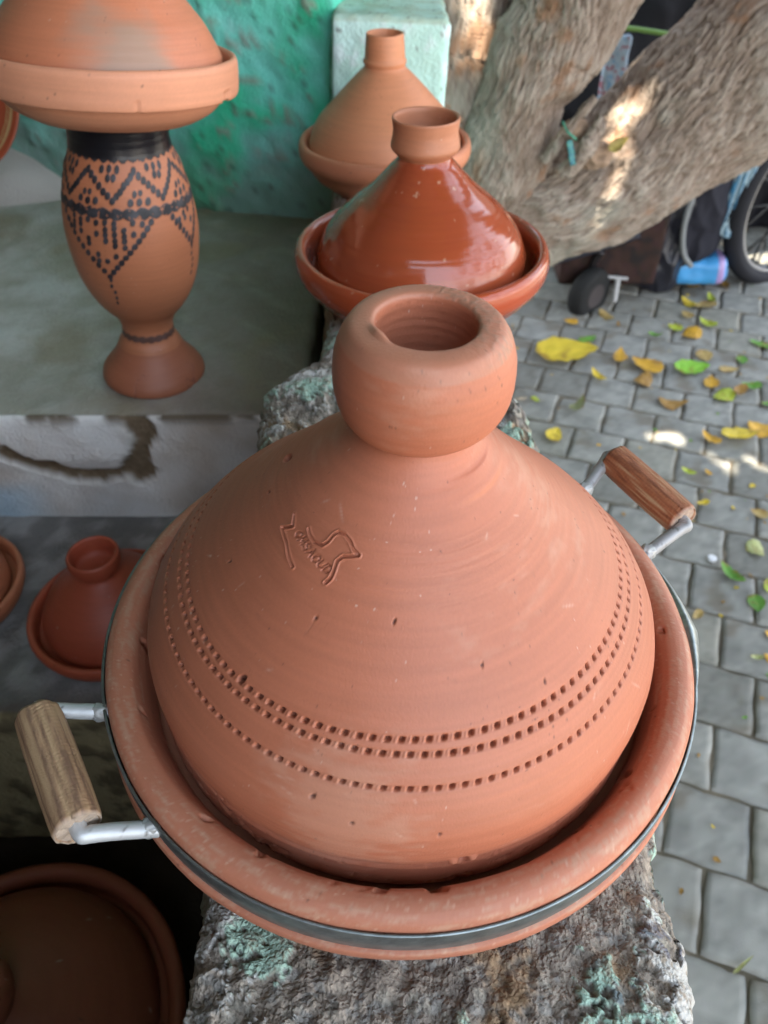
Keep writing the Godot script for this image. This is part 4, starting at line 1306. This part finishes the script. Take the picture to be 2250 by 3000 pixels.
	var dp := [Vector2(0.0, -0.0530), Vector2(0.084, -0.0530), Vector2(0.084, -0.0530), Vector2(0.099, -0.0450), Vector2(0.108, -0.0360), Vector2(0.1115, -0.0275), Vector2(0.1115, -0.0275), Vector2(0.1235, -0.0285), Vector2(0.1262, -0.024), Vector2(0.1268, -0.010), Vector2(0.1265, 0.000), Vector2(0.1245, 0.0045), Vector2(0.1215, 0.005), Vector2(0.1185, 0.002), Vector2(0.1165, -0.006), Vector2(0.115, -0.016), Vector2(0.09, -0.024), Vector2(0.0, -0.026)]
	var d := thing("tagine", "thick rimmed terracotta tagine with a grey smoke mark, balanced on the dabbed vase", "tagine", pa)
	d.rotation_degrees = Vector3(-5, 0, -4)
	obj("dish", lathe(curve(dp, func(_y): return 0.0018), 420, func(th, r, y, nr, ny):
		var p := Vector3(r * cos(th), y, r * sin(th))
		vc = clay(Color(0.60, 0.26, 0.15), p, th, y, 1.0)
		var ch := n_mid.get_noise_2d(th * 9.0, 4.0)
		if y < -0.018 and r > 0.115:
			return -0.0022 * smoothstep(0.35, 0.5, ch)
		return 0.0006 * n_low.get_noise_3d(p.x * 80.0, p.y * 80.0, p.z * 80.0)), M.dusty_clay, d)
	var lp := [Vector2(0.1080, -0.010), Vector2(0.1105, -0.011), Vector2(0.1105, -0.011), Vector2(0.1112, 0.002), Vector2(0.1060, 0.014), Vector2(0.0955, 0.031), Vector2(0.0850, 0.043), Vector2(0.0745, 0.055), Vector2(0.0640, 0.068), Vector2(0.0500, 0.085), Vector2(0.0365, 0.101), Vector2(0.0280, 0.112), Vector2(0.0280, 0.112), Vector2(0.034, 0.118), Vector2(0.033, 0.138), Vector2(0.030, 0.143), Vector2(0.0, 0.14)]
	lid_on(d, curve(lp, func(_y): return 0.0016), 420, func(th, r, y, _nr, _ny):
		var p := Vector3(r * cos(th), y, r * sin(th))
		vc = clay(Color(0.50, 0.175, 0.088), p, th, y, 0.8)
		# firing mark: the clay burnt pale grey in one patch
		var g := Vector2((th - 1.10) * 0.11, y - 0.010 - 0.25 * (th - 1.1) * 0.11)
		var m := 1.0 - smoothstep(0.35, 1.35, Vector2(g.x / 0.048, g.y / 0.042).length() + 0.5 * n_low.get_noise_2d(th * 12.0, y * 200.0) + 0.15 * n_mid.get_noise_2d(y * 700.0, th * 2.0))
		vc = vc.lerp(Color(0.34, 0.225, 0.165), m * 0.9)
		return 0.0006 * n_low.get_noise_3d(p.x * 70.0, p.y * 70.0, p.z * 70.0) + 0.0002 * n_mid.get_noise_2d(y * 600.0, th * 1.5), M.clay, 0.1119)

# ---------------------------------------------------------------- wares on the left
func small_tagine(at: Vector3, s: float, base: Color, label: String, turn := 0.0) -> void:
	var dp := [Vector2(0.0, -0.036), Vector2(0.066, -0.036), Vector2(0.066, -0.036), Vector2(0.084, -0.024), Vector2(0.0925, -0.010), Vector2(0.0945, 0.0), Vector2(0.0930, 0.005), Vector2(0.0895, 0.006), Vector2(0.0865, 0.003), Vector2(0.0845, -0.005), Vector2(0.0830, -0.013), Vector2(0.06, -0.017), Vector2(0.0, -0.018)]
	var d := thing("tagine", label, "tagine", at, "small tagines on the cement step")
	d.scale = Vector3.ONE * s
	d.rotation.y = turn
	obj("dish", lathe(curve(dp, func(_y): return 0.0022), 240, simple_clay(base)), M.clay, d)
	var lp := [Vector2(0.0745, -0.011), Vector2(0.0765, -0.012), Vector2(0.0765, -0.012), Vector2(0.0770, -0.002), Vector2(0.0755, 0.008), Vector2(0.0715, 0.019), Vector2(0.0650, 0.030), Vector2(0.0560, 0.041), Vector2(0.0450, 0.051), Vector2(0.0340, 0.059), Vector2(0.0255, 0.0655), Vector2(0.0235, 0.069), Vector2(0.0235, 0.069), Vector2(0.0265, 0.074), Vector2(0.0285, 0.083), Vector2(0.0280, 0.091), Vector2(0.0262, 0.0935), Vector2(0.0240, 0.092), Vector2(0.0225, 0.085), Vector2(0.020, 0.072), Vector2(0.0, 0.066)]
	lid_on(d, curve(lp, func(_y): return 0.0018), 240, simple_clay(base * Color(0.9, 0.85, 0.85)), M.clay, 0.0689)

func build_left_wares() -> void:
	var red := Color(0.42, 0.085, 0.040)
	small_tagine(Vector3(-0.316, 0.508, -0.577), 1.0, red, "small red clay tagine with open cup knob on the cement step")
	small_tagine(Vector3(-0.530, 0.508, -0.610), 1.0, Color(0.42, 0.14, 0.065), "orange clay tagine on the cement step, mostly cut off by the picture edge", 1.0)
	# big dark one on the lower floor
	var at := Vector3(-0.375, 0.285, -0.205)
	var dp := [Vector2(0.0, -0.095), Vector2(0.115, -0.095), Vector2(0.115, -0.095), Vector2(0.150, -0.055), Vector2(0.168, -0.018), Vector2(0.172, 0.0), Vector2(0.169, 0.007), Vector2(0.162, 0.008), Vector2(0.156, 0.003), Vector2(0.153, -0.008), Vector2(0.15, -0.016), Vector2(0.1, -0.022), Vector2(0.0, -0.024)]
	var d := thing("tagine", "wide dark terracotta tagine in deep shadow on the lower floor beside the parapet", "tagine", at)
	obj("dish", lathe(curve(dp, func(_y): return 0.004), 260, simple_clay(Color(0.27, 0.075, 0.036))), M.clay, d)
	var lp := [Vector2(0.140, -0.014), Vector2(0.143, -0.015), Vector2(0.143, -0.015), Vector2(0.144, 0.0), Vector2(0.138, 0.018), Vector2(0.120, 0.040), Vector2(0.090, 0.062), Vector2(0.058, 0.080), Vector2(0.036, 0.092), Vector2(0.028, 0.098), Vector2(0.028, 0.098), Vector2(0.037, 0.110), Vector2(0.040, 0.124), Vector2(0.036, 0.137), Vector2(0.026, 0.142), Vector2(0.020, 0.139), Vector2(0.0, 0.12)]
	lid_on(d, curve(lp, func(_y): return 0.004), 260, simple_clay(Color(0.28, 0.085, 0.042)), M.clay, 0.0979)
	# a red plate with a cream ring leaning against the green wall
	var pp := [Vector2(0.0, -0.010), Vector2(0.09, -0.010), Vector2(0.09, -0.010), Vector2(0.135, 0.008), Vector2(0.15, 0.022), Vector2(0.153, 0.026), Vector2(0.149, 0.028), Vector2(0.132, 0.016), Vector2(0.09, 0.0), Vector2(0.0, -0.002)]
	var pl := lathe(curve(pp, func(_y): return 0.002), 260, func(th, r, y, _nr, ny):
		var p := Vector3(r * cos(th), y, r * sin(th))
		vc = clay(Color(0.36, 0.075, 0.035), p, th, r, 0.4)
		if ny > 0.3:
			var w := 0.0006 * n_mid.get_noise_2d(th * 30.0, 2.0)
			if absf(r - 0.136 + w) < 0.0030:
				vc = Color(0.50, 0.33, 0.15)
			if absf(r - 0.128 + w) < 0.0014:
				vc = Color(0.42, 0.27, 0.12)
		return 0.0)
	var po := thing("glazed_plate", "red glazed plate with a cream ring leaning against the green wall", "plate", Vector3(-0.755, 0.83, -1.43))
	po.rotation_degrees = Vector3(70, 12, 0)
	po.scale = Vector3.ONE * 0.87
	obj("disc", pl, M.glaze, po)

# ---------------------------------------------------------------- fallen leaves
func leaf_mesh(kind: int, col: Color, nl := 10, nw := 8) -> ArrayMesh:
	# blade of length 1 along x, stalk at -0.5; heart-shaped to oval
	var v := PackedVector3Array()
	var c := PackedColorArray()
	var idx := PackedInt32Array()
	var wide: float = [0.36, 0.30, 0.40, 0.33, 0.26, 0.38][kind % 6]
	var lift: float = [0.16, 0.32, 0.10, 0.10, 0.42, 0.22][kind % 6]
	var fold: float = [0.6, 0.9, 0.3, 0.2, 1.3, -0.5][kind % 6]
	for i in nl + 1:
		var t := float(i) / nl
		var hw := wide * pow(sin(PI * pow(t, 0.72)), 0.75) * (1.0 - 0.12 * t)
		hw *= 1.0 + 0.16 * n_mid.get_noise_2d(t * 16.0, kind * 31.0)
		if i == nl:
			hw = 0.006
		for j in nw + 1:
			var s := float(j) / nw * 2.0 - 1.0
			var x := t - 0.5 - 0.06 * (1.0 - t) * s * s
			var z := s * hw + 0.03 * sin(t * 5.0 + kind)
			var y := fold * absf(z) * absf(z) * 1.6 + lift * pow(absf(t - 0.45) * 1.6, 2.0) + 0.06 * n_low.get_noise_3d(x * 45.0, z * 45.0, kind * 20.0) + 0.01 * absf(s)
			v.append(Vector3(x, y, z))
			var n := n_mid.get_noise_3d(x * 9.0, z * 9.0, kind * 13.0)
			var vein := maxf(win(s, 0.07, 0.05), 0.5 * win(absf(sin((t * 7.0 - absf(s) * 1.6) * PI)), 0.10, 0.1))
			var cc := col * (1.0 + 0.22 * n)
			cc = cc.lerp(Color(col.r * 1.35 + 0.03, col.g * 1.3 + 0.03, col.b * 1.2 + 0.01), vein * 0.5)
			cc = cc.lerp(Color(0.20, 0.10, 0.03), smoothstep(0.15, 0.45, n + 0.45 * absf(s) - 0.15) * 0.7)
			cc.a = 1.0
			c.append(cc)
	for i in nl:
		for j in nw:
			var a := i * (nw + 1) + j
			var b := a + nw + 1
			idx.append_array(PackedInt32Array([a, b, a + 1, a + 1, b, b + 1]))
	return finish(v, c, idx, (nl / 2) * (nw + 1) + nw / 2, Vector3.UP)

func build_leaves() -> void:
	var tone := {"y": [Color(0.56, 0.41, 0.035), "yellow"], "o": [Color(0.52, 0.29, 0.03), "orange yellow"], "b": [Color(0.27, 0.15, 0.035), "brown"], "g": [Color(0.10, 0.24, 0.035), "green"], "l": [Color(0.36, 0.42, 0.05), "lime"], "n": [Color(0.20, 0.42, 0.04), "bright green"], "t": [Color(0.38, 0.27, 0.10), "tan"], "d": [Color(0.16, 0.17, 0.07), "decayed"], "s": [Color(0.36, 0.38, 0.16), "pale green"]}
	var shapes := {}
	for k in tone:
		shapes[k] = []
		for q in 6:
			shapes[k].append(leaf_mesh(q, tone[k][0]))
	# x, z, length, tone, label
	var L := [
		[0.527, -1.922, 0.175, "y", "largest broad yellow leaf lying on the pavers nearest the glazed tagine"],
		[0.673, -1.897, 0.070, "o", "folded orange yellow leaf between the largest yellow leaf and a curled one"],
		[0.734, -1.857, 0.094, "o", "arched orange yellow leaf standing over a brown leaf"],
		[0.715, -1.790, 0.070, "b", "flat brown leaf under the arched orange yellow leaf"],
		[0.587, -1.799, 0.058, "y", "ragged pale yellow leaf just below the largest yellow leaf"],
		[0.601, -2.002, 0.062, "g", "dull green leaf just above the largest yellow leaf"],
		[0.791, -2.401, 0.113, "y", "spotted yellow leaf under the white bracket of the handcart"],
		[0.647, -2.217, 0.044, "o", "small orange leaf beside the black castor wheel"],
		[0.568, -2.106, 0.043, "o", "small orange leaf below the castor wheel on a pale paver"],
		[0.684, -2.149, 0.061, "t", "tan and yellow leaf to the side of the small orange leaf by the castor"],
		[0.709, -2.088, 0.026, "b", "tiny dark brown scrap in the joint behind the yellow leaves"],
		[1.027, -2.395, 0.052, "l", "lime leaf just below the black bag and blue bag"],
		[1.012, -2.341, 0.048, "o", "orange leaf lying just under the lime leaf near the bags"],
		[0.940, -2.379, 0.042, "o", "faded orange leaf below the black sack"],
		[1.115, -2.346, 0.047, "b", "curled brown leaf near the moped tyre"],
		[0.965, -2.232, 0.060, "y", "round yellow leaf at one end of a row of three"],
		[1.039, -2.247, 0.050, "l", "lime leaf at the end of a row of three"],
		[1.007, -2.207, 0.078, "t", "tan leaf lying between a yellow and a lime leaf"],
		[0.936, -2.149, 0.044, "t", "pale tan leaf alone below the row of three"],
		[0.979, -2.091, 0.058, "l", "yellowish lime leaf touching a broad orange leaf"],
		[0.874, -2.069, 0.047, "l", "small lime leaf beside a broad orange leaf"],
		[0.913, -2.029, 0.082, "o", "broad orange yellow leaf with lime leaves on both sides"],
		[0.806, -2.024, 0.044, "g", "dark green crumpled leaf alone in mid pavement"],
		[1.099, -1.972, 0.068, "g", "green twisted leaf farthest from the parapet in the middle rows"],
		[0.915, -1.905, 0.059, "t", "tan leaf showing behind the bright green leaf"],
		[0.863, -1.843, 0.100, "n", "large bright green leaf in the middle of the leaf cluster"],
		[0.892, -1.772, 0.060, "o", "orange leaf tucked under the bright green leaf"],
		[0.903, -1.706, 0.074, "l", "pale shining lime leaf at the near end of the leaf cluster"],
		[0.949, -1.723, 0.064, "b", "dry brown leaf beside the pale shining lime leaf"],
		[0.965, -1.841, 0.054, "t", "greyish tan leaf behind the leaf cluster"],
		[1.016, -1.889, 0.041, "g", "small green leaf beyond the greyish tan leaf"],
		[0.992, -1.754, 0.052, "g", "narrow green leaf beyond the dry brown leaf"],
		[1.008, -1.671, 0.038, "g", "small dark green leaf past the cluster"],
		[0.764, -1.678, 0.075, "b", "curled brown and yellow leaf near the sun spots"],
		[0.508, -1.657, 0.068, "d", "decayed grey green leaf rotting on the pavers near the parapet"],
		[0.403, -1.696, 0.030, "l", "tiny lime leaf close to the parapet edge"],
		[0.428, -1.541, 0.056, "y", "yellow leaf against the parapet above the steel handle"],
		[0.811, -1.522, 0.056, "o", "golden leaf lit by a sun spot"],
		[0.892, -1.532, 0.092, "y", "wide flat yellow leaf beyond the golden leaf"],
		[0.960, -1.564, 0.075, "o", "orange leaf overlapping the wide flat yellow leaf"],
		[0.720, -1.395, 0.036, "l", "small lime leaf beyond the wooden grip"],
		[0.769, -1.397, 0.022, "o", "tiny orange leaf next to the small lime leaf"],
		[0.855, -1.347, 0.018, "y", "tiny yellow leaf alone on a clean paver"],
		[0.720, -1.284, 0.032, "y", "small yellow leaf just past the end of the wooden grip"],
		[0.836, -1.251, 0.038, "t", "pale tan leaf beyond the wooden grip"],
		[0.793, -1.140, 0.052, "s", "narrow curled pale green leaf lying along a joint"],
		[0.711, -1.065, 0.060, "g", "torn green leaf below a white bottle cap"],
		[0.782, -1.036, 0.042, "l", "ring shaped lime leaf above a dark green one"],
		[0.738, -0.988, 0.044, "g", "dark green leaf under the ring shaped lime leaf"],
		[0.611, -0.959, 0.030, "t", "small tan leaf in a joint beside the steel hoop"],
		[0.737, -0.911, 0.022, "o", "small orange leaf at the far edge of a bare paver"],
		[0.717, -0.859, 0.024, "o", "rusty orange leaf scrap near a pale green scrap"],
		[0.692, -0.859, 0.026, "s", "pale green leaf scrap beside the rusty orange one"],
		[0.705, -0.818, 0.020, "g", "green leaf scrap nearest the parapet's near end"],
	]
	var k := 0
	for q in L:
		var o := obj("fallen_leaf", shapes[q[3]][(k * 5 + 2) % 6], M.leaf)
		var yaw: float = hash01(k, 17) * TAU
		var tilt := (hash01(k, 23) - 0.5) * 0.35
		if k == 0:
			yaw = 0.12
			o.mesh = shapes.y[2]
		elif k == 1:
			yaw = 1.3
		elif k == 2:
			yaw = 2.2
		elif k == 25:
			yaw = 0.2
			o.mesh = shapes.n[2]
		o.transform = Transform3D(Basis(Vector3.UP, yaw) * Basis(Vector3(1, 0, 0), tilt) * Basis().scaled(Vector3.ONE * q[2]), Vector3(q[0], 0.026 + q[2] * 0.02 + absf(tilt) * q[2] * 0.25, q[1]))
		tag(o, q[4], "leaf", "fallen leaves on the pavement")
		k += 1
	var bits := SurfaceTool.new()
	for i in 170:
		var z := -0.35 - 2.3 * rng.randf()
		var x := 0.2 + rng.randf() * (0.35 + 0.36 * absf(z))
		var kk: String = ["y", "o", "b", "t", "g", "b"][rng.randi() % 6]
		var sz := rng.randf_range(0.004, 0.013)
		bits.append_from(shapes[kk][rng.randi() % 6], 0, Transform3D(Basis(Vector3.UP, rng.randf() * TAU) * Basis(Vector3(1, 0, 0), rng.randf_range(-0.4, 0.4)) * Basis().scaled(Vector3.ONE * sz), Vector3(x, 0.0255, z)))
	var crumbs := obj("leaf_crumbs", bits.commit(), M.leaf)
	crumbs.set_meta("kind", "stuff")
	tag(crumbs, "dry leaf crumbs strewn over the pavers", "leaf litter")
	var bl := obj("grass_blade", leaf_mesh(1, tone.s[0]), M.leaf)
	bl.transform = Transform3D(Basis(Vector3.UP, 0.55) * Basis().scaled(Vector3(0.04, 0.03, 0.008)), Vector3(0.490, 0.030, -0.345))
	tag(bl, "thin pale green blade lying across a paver joint beside the parapet", "leaf")
	var cap := obj("bottle_cap", lathe(curve([Vector2(0.0, 0.0), Vector2(0.009, 0.0), Vector2(0.009, 0.0), Vector2(0.0095, 0.004), Vector2(0.008, 0.006), Vector2(0.0, 0.0065)], func(_y): return 0.001), 40, func(th, r, _y, _a, _b):
		vc = Color(0.62, 0.62, 0.64)
		return 0.0004 * sin(th * 20.0) if r > 0.008 else 0.0), M.paint)
	cap.position = Vector3(0.690, 0.024, -1.115)
	tag(cap, "small white bottle cap lying on a paver joint", "bottle cap")
